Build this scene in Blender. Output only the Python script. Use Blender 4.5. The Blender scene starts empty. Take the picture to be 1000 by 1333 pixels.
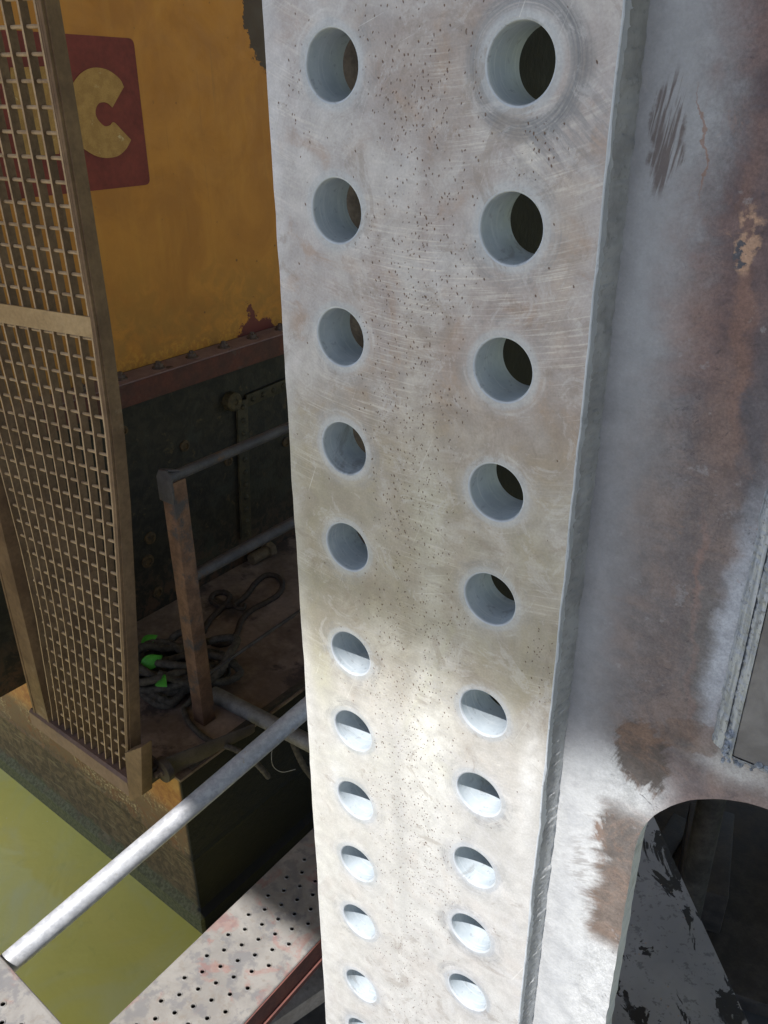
import bpy, bmesh, math, random
from mathutils import Vector, Matrix, noise as mnoise
R = math.radians
random.seed(7)
scene = bpy.context.scene
col = scene.collection

# ------------------------------------------------------------------ camera
F_PX, PITCH, ROLL, TH = 1121.3, .4768, -.0092, .6376
H = 2.35
cp, sp = math.cos(PITCH), math.sin(PITCH)
cr, sr = math.cos(ROLL), math.sin(ROLL)
_r0, _f0, _u0 = Vector((1, 0, 0)), Vector((0, cp, -sp)), Vector((0, sp, cp))
CR, CU, CF = cr*_r0 + sr*_u0, -sr*_r0 + cr*_u0, _f0
CAM = Vector((0, 0, H))
cam = bpy.data.cameras.new('camera'); camo = bpy.data.objects.new('camera', cam); col.objects.link(camo)
camo.matrix_world = Matrix(((CR.x, CU.x, -CF.x, 0), (CR.y, CU.y, -CF.y, 0), (CR.z, CU.z, -CF.z, H), (0, 0, 0, 1)))
cam.sensor_fit = 'VERTICAL'; cam.sensor_height = 36; cam.lens = F_PX/1333*36
cam.clip_start = .02; cam.clip_end = 2000
scene.camera = camo

# ------------------------------------------------------------------ sky and sun
SUN_EL = R(60)
SUN_AZ = R(223)          # clockwise from +Y
SUN = Vector((math.sin(SUN_AZ)*math.cos(SUN_EL), math.cos(SUN_AZ)*math.cos(SUN_EL), math.sin(SUN_EL)))
w = bpy.data.worlds.new('World'); scene.world = w; w.use_nodes = True
wn = w.node_tree.nodes; wl = w.node_tree.links
sky = wn.new('ShaderNodeTexSky'); sky.sky_type = 'NISHITA'; sky.sun_disc = False
sky.sun_elevation = SUN_EL; sky.sun_rotation = SUN_AZ; sky.air_density = 1.0; sky.dust_density = 1.0
bg = wn['Background']; bg.inputs['Strength'].default_value = .12
wl.new(sky.outputs[0], bg.inputs['Color'])
sl = bpy.data.lights.new('sun', 'SUN'); sl.energy = 5.0; sl.angle = R(.6); sl.color = (1, .975, .95)
slo = bpy.data.objects.new('sun', sl); col.objects.link(slo)
slo.rotation_euler = SUN.to_track_quat('Z', 'Y').to_euler(); slo.location = (-3, -3, 8)
scene.view_settings.view_transform = 'Standard'; scene.view_settings.look = 'None'
scene.view_settings.exposure = .8; scene.view_settings.gamma = 1
scene.render.engine = 'CYCLES'

# ------------------------------------------------------------------ survey helpers: sight lines meeting real planes
def ray(x, y): return CR*((x-500)/F_PX) - CU*((y-666.5)/F_PX) + CF
def at_z(x, y, z):
    d = ray(x, y); return CAM + d*((z-H)/d.z)
def at_pl(x, y, p, n):
    d = ray(x, y); return CAM + d*((p-CAM).dot(n)/d.dot(n))
def at_d(x, y, t): return CAM + ray(x, y)*t
U = Vector((math.cos(TH), -math.sin(TH), 0)); D1 = Vector((math.sin(TH), math.cos(TH), 0))
O = Vector((-.0241, .4904, 0)); ZC = H+.0009
def cl(px, py, T=0):                 # column face coordinates (x along the plate, z up from hole row one)
    p = at_pl(px, py, O + D1*T, D1) - O
    return p.dot(U), p.z - ZC
PSI = R(38.5)
B1 = Vector((math.sin(PSI), math.cos(PSI), 0)); B2 = Vector((-math.cos(PSI), math.sin(PSI), 0))

# ------------------------------------------------------------------ node helper
class NG:
    def __init__(s, name):
        s.m = bpy.data.materials.new(name); s.m.use_nodes = True
        s.t = s.m.node_tree; s.n = s.t.nodes; s.b = s.n['Principled BSDF']
        s.oc = s.n.new('ShaderNodeTexCoord').outputs['Object']
    def put(s, sock, v):
        if hasattr(v, 'is_output') or isinstance(v, bpy.types.NodeSocket): s.t.links.new(v, sock)
        elif isinstance(v, (tuple, list)) and len(v) == 3 and sock.type == 'RGBA': sock.default_value = (*v, 1)
        else: sock.default_value = v
    def math(s, op, a, b=0.0, c=None, clamp=False):
        n = s.n.new('ShaderNodeMath'); n.operation = op; n.use_clamp = clamp
        s.put(n.inputs[0], a); s.put(n.inputs[1], b)
        if c is not None: s.put(n.inputs[2], c)
        return n.outputs[0]
    def add(s, a, b): return s.math('ADD', a, b)
    def sub(s, a, b): return s.math('SUBTRACT', a, b)
    def mul(s, a, b): return s.math('MULTIPLY', a, b)
    def mx(s, a, b): return s.math('MAXIMUM', a, b)
    def mn(s, a, b): return s.math('MINIMUM', a, b)
    def vmath(s, op, a, b=(0, 0, 0), out=0):
        n = s.n.new('ShaderNodeVectorMath'); n.operation = op; s.put(n.inputs[0], a); s.put(n.inputs[1], b); return n.outputs[out]
    def map(s, v=None, loc=(0, 0, 0), rot=(0, 0, 0), sc=(1, 1, 1)):
        n = s.n.new('ShaderNodeMapping'); n.vector_type = 'POINT'; s.put(n.inputs[0], v or s.oc)
        n.inputs['Location'].default_value = loc; n.inputs['Rotation'].default_value = rot; n.inputs['Scale'].default_value = sc
        return n.outputs[0]
    def noise(s, sc, det=4, ro=.55, v=None, dist=0, col=False):
        n = s.n.new('ShaderNodeTexNoise'); s.put(n.inputs['Vector'], v or s.oc); n.inputs['Scale'].default_value = sc
        n.inputs['Detail'].default_value = det; n.inputs['Roughness'].default_value = ro; n.inputs['Distortion'].default_value = dist
        return n.outputs['Color' if col else 'Fac']
    def vor(s, sc, v=None, out='Distance', feat='F1', rnd=1):
        n = s.n.new('ShaderNodeTexVoronoi'); s.put(n.inputs['Vector'], v or s.oc); n.inputs['Scale'].default_value = sc
        n.feature = feat; n.inputs['Randomness'].default_value = rnd; return n.outputs[out]
    def ramp(s, f, stops, interp='LINEAR'):
        n = s.n.new('ShaderNodeValToRGB'); s.put(n.inputs[0], f); cr_ = n.color_ramp; cr_.interpolation = interp
        while len(cr_.elements) < len(stops): cr_.elements.new(.5)
        for e, (p, c) in zip(cr_.elements, stops):
            e.position = p; e.color = (c, c, c, 1) if isinstance(c, (int, float)) else (*c, 1)
        return n.outputs[0]
    def step(s, v, a, b):                # smooth 0..1 as v goes a -> b
        n = s.n.new('ShaderNodeMapRange'); n.interpolation_type = 'SMOOTHSTEP'; s.put(n.inputs[0], v)
        if a > b:
            n.inputs[1].default_value = b; n.inputs[2].default_value = a; n.inputs[3].default_value = 1; n.inputs[4].default_value = 0
        else:
            n.inputs[1].default_value = a; n.inputs[2].default_value = b
        return n.outputs[0]
    def mix(s, f, a, b, mode='MIX'):
        n = s.n.new('ShaderNodeMix'); n.data_type = 'RGBA'; n.blend_type = mode; n.clamp_factor = True
        s.put(n.inputs[0], f); s.put(n.inputs[6], a); s.put(n.inputs[7], b); return n.outputs[2]
    def xyz(s, v=None):
        n = s.n.new('ShaderNodeSeparateXYZ'); s.put(n.inputs[0], v or s.oc); return n.outputs
    def comb(s, x, y, z):
        n = s.n.new('ShaderNodeCombineXYZ'); s.put(n.inputs[0], x); s.put(n.inputs[1], y); s.put(n.inputs[2], z); return n.outputs[0]
    def blob(s, v, c, r, soft=.4, ang=0):        # soft ellipse in x,z of v; ang tilts it
        n = s.map(v, loc=(-c[0], 0, -c[1])); n = s.map(n, rot=(0, ang, 0)); n = s.map(n, sc=(1/r[0], 0, 1/r[1]))
        return s.step(s.vmath('LENGTH', n, out=1), 1, 1-soft)
    def bump(s, h, st=.5, dist=.001, prev=None):
        n = s.n.new('ShaderNodeBump'); n.inputs['Strength'].default_value = st; n.inputs['Distance'].default_value = dist
        s.put(n.inputs['Height'], h)
        if prev is not None: s.put(n.inputs['Normal'], prev)
        return n.outputs[0]
    def done(s, color, rough=.6, metal=0, normal=None, spec=.4):
        s.put(s.b.inputs['Base Color'], color); s.put(s.b.inputs['Roughness'], rough); s.put(s.b.inputs['Metallic'], metal)
        s.b.inputs['Specular IOR Level'].default_value = spec
        if normal is not None: s.put(s.b.inputs['Normal'], normal)
        return s.m

def simple(name, c1, c2, sc=20, rough=.7, metal=0, bump=.4, bsc=200, c3=None, t3=(.6, .7), spec=.3, bd=.001):
    g = NG(name); f = g.noise(sc, 6, .65); c = g.mix(g.step(f, .35, .65), c1, c2)
    if c3: c = g.mix(g.step(g.noise(sc*.6, 7, .7, g.map(loc=(3, 5, 1))), *t3), c, c3)
    c = g.mix(.5, c, g.ramp(g.noise(sc*9, 3), [(.3, .55), (.7, 1.0)]), 'MULTIPLY')
    return g.done(c, g.ramp(f, [(.3, rough-.08), (.7, rough+.08)]), metal, g.bump(g.noise(bsc, 4, .6), bump, bd), spec)

# ------------------------------------------------------------------ mesh helpers
def link_mesh(name, verts, faces, mat, parent=None, smooth=False, mats=None, fmat=None):
    me = bpy.data.meshes.new(name); me.from_pydata([tuple(v) for v in verts], [], faces); me.update()
    if smooth:
        for p in me.polygons: p.use_smooth = True
    for m_ in (mats or [mat]): me.materials.append(m_)
    if fmat:
        for p, i in zip(me.polygons, fmat): p.material_index = i
    o = bpy.data.objects.new(name, me); col.objects.link(o)
    if parent: o.parent = parent
    return o
class MB:
    def __init__(s): s.v = []; s.f = []
    def add(s, vs, fs):
        k = len(s.v); s.v += [Vector(v) for v in vs]; s.f += [tuple(i+k for i in f) for f in fs]; return s
    def box(s, c, sz, ax=None):
        ax = ax or (Vector((1, 0, 0)), Vector((0, 1, 0)), Vector((0, 0, 1))); c = Vector(c)
        vs = [c + ax[0]*(sz[0]/2*i) + ax[1]*(sz[1]/2*j) + ax[2]*(sz[2]/2*k) for k in (-1, 1) for j in (-1, 1) for i in (-1, 1)]
        return s.add(vs, [(0, 2, 3, 1), (4, 5, 7, 6), (0, 1, 5, 4), (2, 6, 7, 3), (0, 4, 6, 2), (1, 3, 7, 5)])
    def tube(s, pts, r, n=12, cap=True, twist=0, strand=0):
        pts = [Vector(p) for p in pts]; N = len(pts); rings = []
        t0 = (pts[1]-pts[0]).normalized(); nrm = t0.orthogonal().normalized(); L = 0
        vs = []
        for i, p in enumerate(pts):
            t = (pts[min(i+1, N-1)] - pts[max(i-1, 0)]).normalized()
            nrm = (nrm - t*nrm.dot(t)).normalized(); bn = t.cross(nrm)
            if i: L += (p-pts[i-1]).length
            rr = r(i/(N-1)) if callable(r) else r
            for k in range(n):
                a = 2*math.pi*k/n; q = rr*(1 + strand*abs(math.cos(1.5*(a - twist*L))))
                vs.append(p + (nrm*math.cos(a) + bn*math.sin(a))*q)
        fs = [(i*n+k, i*n+(k+1) % n, (i+1)*n+(k+1) % n, (i+1)*n+k) for i in range(N-1) for k in range(n)]
        if cap: fs += [tuple(range(n))[::-1], tuple((N-1)*n+k for k in range(n))]
        return s.add(vs, fs)
    def lathe(s, base, axis, prof, n=24):        # prof: (dist along axis, radius)
        axis = Vector(axis).normalized(); a0 = axis.orthogonal().normalized(); b0 = axis.cross(a0); base = Vector(base)
        vs = [base + axis*h + (a0*math.cos(2*math.pi*k/n) + b0*math.sin(2*math.pi*k/n))*r for h, r in prof for k in range(n)]
        m = len(prof)
        fs = [(i*n+k, i*n+(k+1) % n, (i+1)*n+(k+1) % n, (i+1)*n+k) for i in range(m-1) for k in range(n)]
        fs += [tuple(range(n))[::-1], tuple((m-1)*n+k for k in range(n))]
        return s.add(vs, fs)
    def prism(s, poly, off):                     # poly: list of 3D points, extruded by off
        off = Vector(off); n = len(poly); vs = [Vector(p) for p in poly] + [Vector(p)+off for p in poly]
        return s.add(vs, [tuple(range(n)), tuple(range(2*n-1, n-1, -1))] + [(i, i+n, (i+1) % n+n, (i+1) % n) for i in range(n)])
    def build(s, name, mat, parent=None, smooth=False, bevel=0, seg=2):
        o = link_mesh(name, s.v, s.f, mat, parent)
        bm = bmesh.new(); bm.from_mesh(o.data); bmesh.ops.recalc_face_normals(bm, faces=bm.faces)
        if bevel:
            es = [e for e in bm.edges if len(e.link_faces) == 2 and e.calc_face_angle(0) > .6]
            bmesh.ops.bevel(bm, geom=es, offset=bevel, segments=seg, affect='EDGES', profile=.6)
        for e in bm.edges: e.smooth = not (len(e.link_faces) == 2 and e.calc_face_angle(0) > .7)
        for f in bm.faces: f.smooth = smooth or bevel > 0
        bm.to_mesh(o.data); bm.free(); return o
def tag(o, label=None, cat=None, group=None, kind=None):
    for k, v in (('label', label), ('category', cat), ('group', group), ('kind', kind)):
        if v: o[k] = v
    return o
def empty(name, loc, rz=0):
    o = bpy.data.objects.new(name, None); o.location = loc; o.rotation_euler = (0, 0, rz); o.empty_display_size = .1
    col.objects.link(o); return o
def smoothpath(pts, k=8):
    pts = [Vector(p) for p in pts]; out = []
    P = [pts[0]*2-pts[1]] + pts + [pts[-1]*2-pts[-2]]
    for i in range(1, len(P)-2):
        for j in range(k):
            t = j/k; a, b, c, d = P[i-1:i+3]
            out.append(.5*((2*b) + (c-a)*t + (2*a-5*b+4*c-d)*t*t + (3*b-a-3*c+d)*t**3))
    out.append(pts[-1]); return out
def drilled(mb, cols, T, frontfn, seg=40, chamf=.0012, mark=None):
    """cols: list of (x0, x1, [cells (z0, z1, cx, cz, r or 0)]). Face at y=0, back at y=T, real bores."""
    marks = []
    for x0, x1, cells in cols:
        for z0, z1, cx, cz, r in cells:
            per = []
            if not r:
                vs = [(x0, 0, z0), (x1, 0, z0), (x1, 0, z1), (x0, 0, z1)]
                mb.add([frontfn(v) for v in vs], [(0, 1, 2, 3)]); marks.append(0)
                mb.add([frontfn((v[0], T, v[2])) for v in vs], [(3, 2, 1, 0)]); marks.append(0); continue
            angs = [2*math.pi*k/seg for k in range(seg)]
            angs += [math.atan2(z-cz, x-cx) % (2*math.pi) for x in (x0, x1) for z in (z0, z1)]
            angs = sorted(set(round(a, 6) for a in angs)); n = len(angs)
            for a in angs:
                ca, sa = math.cos(a), math.sin(a)
                tx = ((x1-cx) if ca > 0 else (x0-cx))/ca if abs(ca) > 1e-9 else 1e9
                tz = ((z1-cz) if sa > 0 else (z0-cz))/sa if abs(sa) > 1e-9 else 1e9
                t = min(tx, tz); per.append((cx+ca*t, cz+sa*t))
            ring = lambda q, y: [frontfn((cx+math.cos(a)*q, y, cz+math.sin(a)*q)) for a in angs]
            L = [[frontfn((x, 0, z)) for x, z in per], ring(r*1.35, 0), ring(r+chamf, 0), ring(r+chamf*.3, chamf*.3), ring(r, chamf),
                 ring(r, T), [frontfn((x, T, z)) for x, z in per]]
            vs = [v for l in L for v in l]; fs = []; mk = [0, 0, 1, 1, 2, 0]
            for i in range(6):
                for k in range(n):
                    fs.append((i*n+k, i*n+(k+1) % n, (i+1)*n+(k+1) % n, (i+1)*n+k)); marks.append(mk[i])
            mb.add(vs, fs)
    return marks

# ================================================================== SHADE SLAB (unseen, added above; outline shaped to throw the shade lines)
def udp(u, d, z): return U*u + D1*d + Vector((0, 0, z))
_z0 = H+3.0
def _sh(p): q = p + SUN*((_z0-p.z)/SUN.z); q = q - O; return q.dot(U), q.dot(D1)
_fl = _sh(at_pl(560, 875, O, D1)); _f0 = _sh(at_pl(395, 815, O, D1)); _pi = _sh(at_d(238, 1052, 1.84)); _p1 = _sh(at_z(320, 1170, .72)); _p2 = _sh(at_z(402, 1228, .72))
_um = (_f0[0]+_p2[0])/2; _un = _p1[0]*.45+_pi[0]*.55; _uw = _sh(at_d(20, 1240, 1.67))[0]-.13
_st = _sh(at_pl(1000, 1010, O+D1*.0205, D1)); _ur = _st[0]+.02
_wt = _sh(at_z(110, 1108, 0))
_od = [(-4.0, 9), (7, 9), (7, -5), (_ur, -5), (_ur, _fl[1]), (_um, _fl[1]), (_um, _p2[1]), (_un, _p1[1]), (_un, _pi[1]), (_uw, _pi[1]), (_uw, -3.12), (-2.98, -3.12), (-2.98, -1.2), (-4.0, -1.2)]
_me = bpy.data.meshes.new('shade_slab'); _n = len(_od)
_me.from_pydata([O + udp(u, d, _z0) for u, d in _od] + [O + udp(u, d, _z0+.35) for u, d in _od], [], [tuple(range(_n))[::-1], tuple(range(_n, 2*_n))] + [(i, (i+1) % _n, (i+1) % _n+_n, i+_n) for i in range(_n)])
_oo = bpy.data.objects.new('shade_slab', _me); col.objects.link(_oo); _oo['kind'] = 'structure'
_mt = NG('shade_slab_grey'); _me.materials.append(_mt.done(_mt.mix(_mt.noise(3, 5), (.20, .19, .18), (.32, .30, .28)), .8))

# ================================================================== COLUMN
column = empty('steel_column', (O.x, O.y, 0), -TH)
tag(column, 'pale grey drilled steel column filling the middle of the photo with two rows of bolt holes', 'steel column')
PIT, GAP, GX, HR = .0700, .0859, .1064, .0166
zrow = [0]
for i in range(10): zrow.append(zrow[-1] - (GAP if i in (4, 9) else PIT))
for i in range(7): zrow.append(zrow[-1] - (GAP if i == 4 else PIT))
up_ = [GAP-.0, GAP+PIT, GAP+2*PIT, GAP+3*PIT, GAP+4*PIT]
zrow = sorted(zrow + [.0859, .1559, .2259, .2959], reverse=True)
# photo measurements of single bores (pixel -> plate), to keep each bore where it stands
XL, XR = -.0455, .1520
TP = .030

def mat_plate():
    g = NG('ground_primed_steel'); v = g.map(loc=(0, 0, -ZC)); X, Y, Z = g.xyz(v)
    # distance to the nearest bore
    d = None
    for z in zrow:
        if z > .1 or z < -.95: continue
        for x in (-.0005, GX+.0003):
            if x > .05 and z < -.80: continue
            q = g.vmath('DISTANCE', g.comb(X, 0.0, Z), (x, 0, z), out=1)
            d = q if d is None else g.mn(d, q)
    warp = g.noise(22, 3, .5, v)
    n1 = g.noise(9, 6, .6, v, .6); n2 = g.noise(28, 6, .65, g.map(v, loc=(1, 2, 3)), .8); n3 = g.noise(75, 5, .6, v, .4)
    c = g.mix(g.step(n1, .38, .62), (.34, .295, .285), (.42, .405, .42))
    c = g.mix(g.mul(g.step(n2, .50, .66), .8), c, (.37, .285, .24))
    c = g.mix(g.mul(g.step(n2, .47, .32), .8), c, (.48, .475, .49))
    big = g.noise(6, 5, .6, g.map(v, loc=(6, 2, 9)), 1.2); c = g.mix(g.mul(g.step(big, .52, .64), .6), c, (.225, .195, .185)); c = g.mix(g.mul(g.step(big, .46, .36), .5), c, (.55, .55, .56))
    # cool worn strip at the left margin and around the right bores
    c = g.mix(g.mul(g.step(X, -.030, -.046), .65), c, (.55, .56, .60))
    c = g.mix(g.mul(g.mul(g.step(Z, -.14, .02), g.step(X, .03, -.04)), .4), c, (.60, .60, .64))
    # pinkish warm cast in the upper half, olive tint of water bounce in the middle, sunlit white low down
    c = g.mix(g.mul(g.mul(g.step(Z, -.12, -.24), g.step(Z, -.46, -.32)), g.ramp(n2, [(.3, .25), (.7, .85)])), c, (.37, .36, .285))
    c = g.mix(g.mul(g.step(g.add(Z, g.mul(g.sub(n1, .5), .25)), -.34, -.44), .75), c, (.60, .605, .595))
    c = g.mix(g.mul(g.mul(g.step(Z, -.40, -.75), g.step(n2, .48, .62)), .5), c, (.46, .44, .43))
    # damp-looking run line down the middle
    c = g.mix(g.mul(g.blob(v, cl(553, 300), (.007, .14), .9), .45), c, (.33, .29, .29))
    for (px, py), r, a, cc, k in (((470, 320), (.012, .05), 0, (.62, .62, .64), .6), ((560, 690), (.02, .09), .05, (.58, .60, .56), .6),
                                  ((690, 200), (.012, .02), .3, (.62, .60, .56), .6), ((590, 120), (.05, .06), 0, (.40, .37, .34), .35),
                                  ((585, 1010), (.045, .010), -.5, (.42, .41, .30), .6), ((560, 880), (.004, .10), -.35, (.36, .36, .26), .55),
                                  ((420, 870), (.018, .05), 0, (.38, .38, .27), .6), ((700, 1060), (.012, .07), 0, (.36, .36, .35), .5),
                                  ((560, 960), (.03, .14), 0, (.70, .71, .69), .8), ((400, 560), (.014, .03), 0, (.44, .42, .34), .5),
                                  ((730, 330), (.02, .08), 0, (.42, .35, .29), .6), ((640, 1090), (.03, .05), .3, (.36, .36, .36), .5), ((440, 1000), (.012, .08), 0, (.60, .61, .62), .7),
                                  ((520, 1080), (.010, .16), .05, (.33, .33, .33), .45), ((660, 900), (.02, .05), -.4, (.34, .33, .26), .6), ((690, 1010), (.012, .08), 0, (.66, .67, .68), .8),
                                  ((420, 640), (.010, .06), 0, (.37, .36, .29), .5), ((500, 830), (.03, .03), 0, (.60, .60, .58), .6), ((630, 560), (.02, .04), .4, (.52, .49, .47), .5), ((480, 60), (.02, .03), 0, (.36, .33, .32), .5), ((540, 520), (.02, .10), 0, (.56, .55, .52), .5)):
        bb = g.blob(v, cl(px, py), r, .9, a); bb = g.mul(bb, g.ramp(n3, [(.3, .35), (.7, 1)]))
        c = g.mix(g.mul(bb, k), c, cc)  # pale blobs low down put sun glare into the colour
    # swirls ground round the bores
    jit = g.mul(g.sub(warp, .5), .006); dj = g.add(d, jit)
    sw = g.noise(1.0, 2, .6, g.comb(g.mul(dj, 900), g.mul(n1, 6.0), 0.0))
    arc = g.vmath('DISTANCE', g.comb(X, 0.0, Z), (.05, 0, .20), out=1)
    arcn = g.noise(1.0, 3, .7, g.comb(g.mul(arc, 800), g.mul(X, 26.0), g.mul(Z, 10)))
    arc2 = g.vmath('DISTANCE', g.comb(X, 0.0, Z), (.02, 0, -.05), out=1)
    arcn2 = g.noise(1.0, 3, .7, g.comb(g.mul(arc2, 700), g.mul(Z, 30.0), 3.0))
    scm = g.step(g.noise(14, 3, .6, g.map(v, loc=(4, 1, 7))), .42, .62)
    scm2 = g.step(g.noise(12, 3, .6, g.map(v, loc=(9, 1, 2))), .45, .62)
    topm = g.step(Z, -.55, -.05)
    c = g.mix(g.mul(g.mul(g.step(arcn, .50, .66), scm), g.add(.12, g.mul(topm, .40))), c, (.70, .68, .65))
    c = g.mix(g.mul(g.mul(g.step(arcn2, .52, .66), scm2), g.add(.1, g.mul(topm, .38))), c, (.34, .32, .31))
    near = g.step(d, .034, .019)
    c = g.mix(g.mul(g.mul(near, g.step(sw, .40, .68)), .35), c, (.36, .37, .39))
    ringm = g.step(g.noise(7, 2, .5, g.map(v, loc=(11, 3, 5))), .44, .60)
    rg = g.mul(g.mul(g.step(dj, .031, .024), g.step(dj, .0185, .021)), g.mul(ringm, g.step(g.noise(45, 4, .7, g.map(v, loc=(2, 2, 9)), 1.0), .42, .58)))
    c = g.mix(g.mul(rg, g.ramp(sw, [(.3, .2), (.65, .8)])), c, (.24, .245, .26))
    rl = g.mul(g.step(g.math('ABSOLUTE', g.sub(d, g.add(.0245, g.mul(g.sub(n1, .5), .012)))), .0011, .0003), g.step(n2, .42, .58))
    rl = g.mul(rl, g.step(g.noise(24, 3, .6, g.map(v, loc=(7, 7, 1))), .50, .60)); c = g.mix(g.mul(rl, .4), c, (.60, .61, .63))
    # dark grinder burr round the uppermost right bore
    b0 = g.vmath('DISTANCE', g.comb(g.add(X, jit), 0.0, Z), (GX+.004, 0, -.001), out=1)
    br = g.mul(g.step(b0, .034, .026), g.step(b0, .019, .023))
    stk = g.noise(1, 3, .6, g.map(g.map(v, rot=(0, .85, 0)), sc=(420, 1, 40)))
    br2 = g.mul(g.blob(v, (GX+.020, -.022), (.040, .034), .7), g.step(b0, .019, .024))
    c = g.mix(g.mul(g.mul(br2, g.step(stk, .42, .60)), .75), c, (.27, .27, .29))
    c = g.mix(g.mul(br, g.ramp(sw, [(.3, .35), (.65, 1.0)])), c, (.19, .20, .22))
    # pale halo of thin primer at every bore
    dd = g.add(d, g.mul(g.sub(n3, .5), .004))
    c = g.mix(g.mul(g.step(dd, .0225, .0195), .75), c, (.40, .43, .47))
    halo = g.mul(g.step(dd, .029, .019), .35); halo = g.mul(halo, g.step(n2, .35, .6)); c = g.mix(halo, c, (.58, .60, .64))
    # scratches
    for i, (rot, th) in enumerate(((.35, .76), (-.6, .76), (1.2, .75))):
        sv = g.map(v, loc=(i*.7, 0, .3*i), rot=(0, rot, 0)); sv = g.map(sv, sc=(14, 1, 900))
        sn = g.step(g.noise(1, 2, .5, sv), th-.06, th)
        c = g.mix(g.mul(sn, .5), c, (.72, .72, .72) if i != 1 else (.3, .28, .26))
    # rust specks: short dark flecks, crowded along the middle
    c0 = c; speckh = None
    for k, (sc, thr, dens, rx) in enumerate(((290, .21, .62, .35), (430, .24, .50, -.4), (200, .15, .70, .1))):
        sv = g.map(v, loc=(k*1.3, 0, k*.77), rot=(0, rx, 0)); sv = g.map(sv, sc=(1.35, 1, .8))
        sv = g.vmath('ADD', sv, g.vmath('MULTIPLY', g.noise(130, 2, .5, v, col=True), (.0025, .0, .0025)))
        sv = g.vmath('MULTIPLY', sv, (1, 0, 1))
        dist = g.vor(sc, sv); cell = g.xyz(g.vor(sc, sv, 'Color'))[0]
        mid = g.sub(.95, g.mul(g.math('ABSOLUTE', g.sub(X, g.add(.052, g.mul(g.sub(n1, .5), .05)))), 19.0))
        mid = g.mx(mid, g.mul(g.mx(g.blob(v, cl(710, 870), (.022, .04), .8), g.blob(v, cl(700, 190), (.02, .03), .8)), .85))
        mid = g.mx(mid, g.mul(g.blob(v, cl(390, 100), (.014, .08), .8), .55)); mid = g.mx(mid, .05)
        mid = g.mul(mid, g.add(.35, g.mul(g.step(g.noise(30, 3, .6, g.map(v, loc=(k, 4, 4))), .36, .58), .85)))
        mid = g.mul(mid, g.ramp(g.step(Z, -.95, -.35), [(0, .35), (1, 1)]))
        on = g.mul(g.step(dist, thr, thr*.6), g.math('GREATER_THAN', g.mul(mid, .78), g.add(cell, .06*k)))
        on = g.mul(on, g.step(d, .019, .021))
        c = g.mix(g.mul(on, .9), c, g.mix(cell, (.05, .03, .022), (.16, .085, .05)) if False else (.105, .055, .032)); speckh = on if speckh is None else g.mx(speckh, on)
    c = g.mix(.8, c, g.ramp(n3, [(.28, .74), (.72, 1.06)]), 'MULTIPLY')
    c = g.mix(g.mul(g.step(g.noise(40, 7, .75, g.map(v, loc=(3, 8, 1)), 1.5), .54, .62), .35), c, (.52, .52, .54))
    c = g.mix(g.mul(g.step(g.noise(19, 7, .75, g.map(v, loc=(3, 1, 6)), 1.8), .56, .63), .4), c, (.25, .215, .19))
    c = g.mix(.5, c, g.ramp(g.noise(700, 2, .6, v), [(.3, .75), (.7, 1.08)]), 'MULTIPLY'); c = g.mix(1.0, c, g.mix(g.step(Z, -.50, -.25), (1.0, .985, .97), (.955, .92, .865)), 'MULTIPLY')  # upper half tinted warmer and darker for its shade
    ht = g.add(g.mul(arcn, g.mul(scm, .5)), g.add(g.mul(n3, .25), g.mul(sw, g.mul(near, .4))))
    nb = g.bump(ht, .35, .0006); nb = g.bump(g.noise(900, 2, .6, v), .25, .0002, nb); nb = g.bump(g.sub(1.0, speckh), .5, .0005, nb)
    nb = g.bump(g.noise(16, 3, .5, v), .35, .004, nb)
    return g.done(c, g.ramp(n2, [(.25, .42), (.75, .62)]), .25, nb, .45)
def mat_bore(name, c1, c2):
    g = NG(name); n = g.noise(70, 5, .6)
    c = g.mix(g.step(n, .35, .7), c1, c2); c = g.mix(g.mul(g.step(g.noise(240, 3, .6), .60, .70), .5), c, (.2, .21, .22)); c = g.mix(g.mul(g.step(g.noise(26, 6, .75, None, 1.0), .56, .64), .45), c, (.17, .17, .165)); c = g.mix(g.mul(g.step(g.noise(1, 3, .6, g.map(sc=(30, 500, 30))), .55, .68), .3), c, (.5, .52, .54))
    return g.done(c, .6, .05, g.bump(g.noise(500, 3), .3, .0004), .3)
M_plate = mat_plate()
M_rim = mat_bore('rim_primer', (.36, .385, .41), (.44, .465, .49)); M_bore = mat_bore('blue_grey_primer', (.30, .34, .37), (.36, .40, .43))

def plate_edge(v):      # slightly hand-cut margins
    x, y, z = v
    if abs(x-XL) < 1e-5: x += .0006*mnoise.noise((0, z*60, 1)) + .0010*mnoise.noise((0, z*14, 5))
    if abs(x-XR) < 1e-5: x += .0003*mnoise.noise((2, z*90, 1)) + .0007*mnoise.noise((7, z*17, 5)) + .0008*max(0, mnoise.noise((3, z*38, 2)))
    return (x, y, z+ZC)
mb = MB()
ztop, zbot = .9, -1.32
def cells_for(cx):
    cells = []; edges = [ztop] + [(a+b)/2 for a, b in zip(zrow[:-1], zrow[1:])] + [zrow[-1]-.035]
    for i, z in enumerate(zrow):
        z1, z0 = (edges[i] if i else z+.035), edges[i+1]
        cells.append((z0, z1, cx, z, HR))
    a = zrow[0]+.035
    while a < ztop: cells.append((a, min(a+.02, ztop), 0, 0, 0)); a += .02
    a = zrow[-1]-.035
    while a > zbot: cells.append((max(a-.02, zbot), a, 0, 0, 0)); a -= .02
    return cells
def strip(x0, x1):
    n = 330; return (x0, x1, [(zbot+(ztop-zbot)*i/n, zbot+(ztop-zbot)*(i+1)/n, 0, 0, 0) for i in range(n)])
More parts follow.
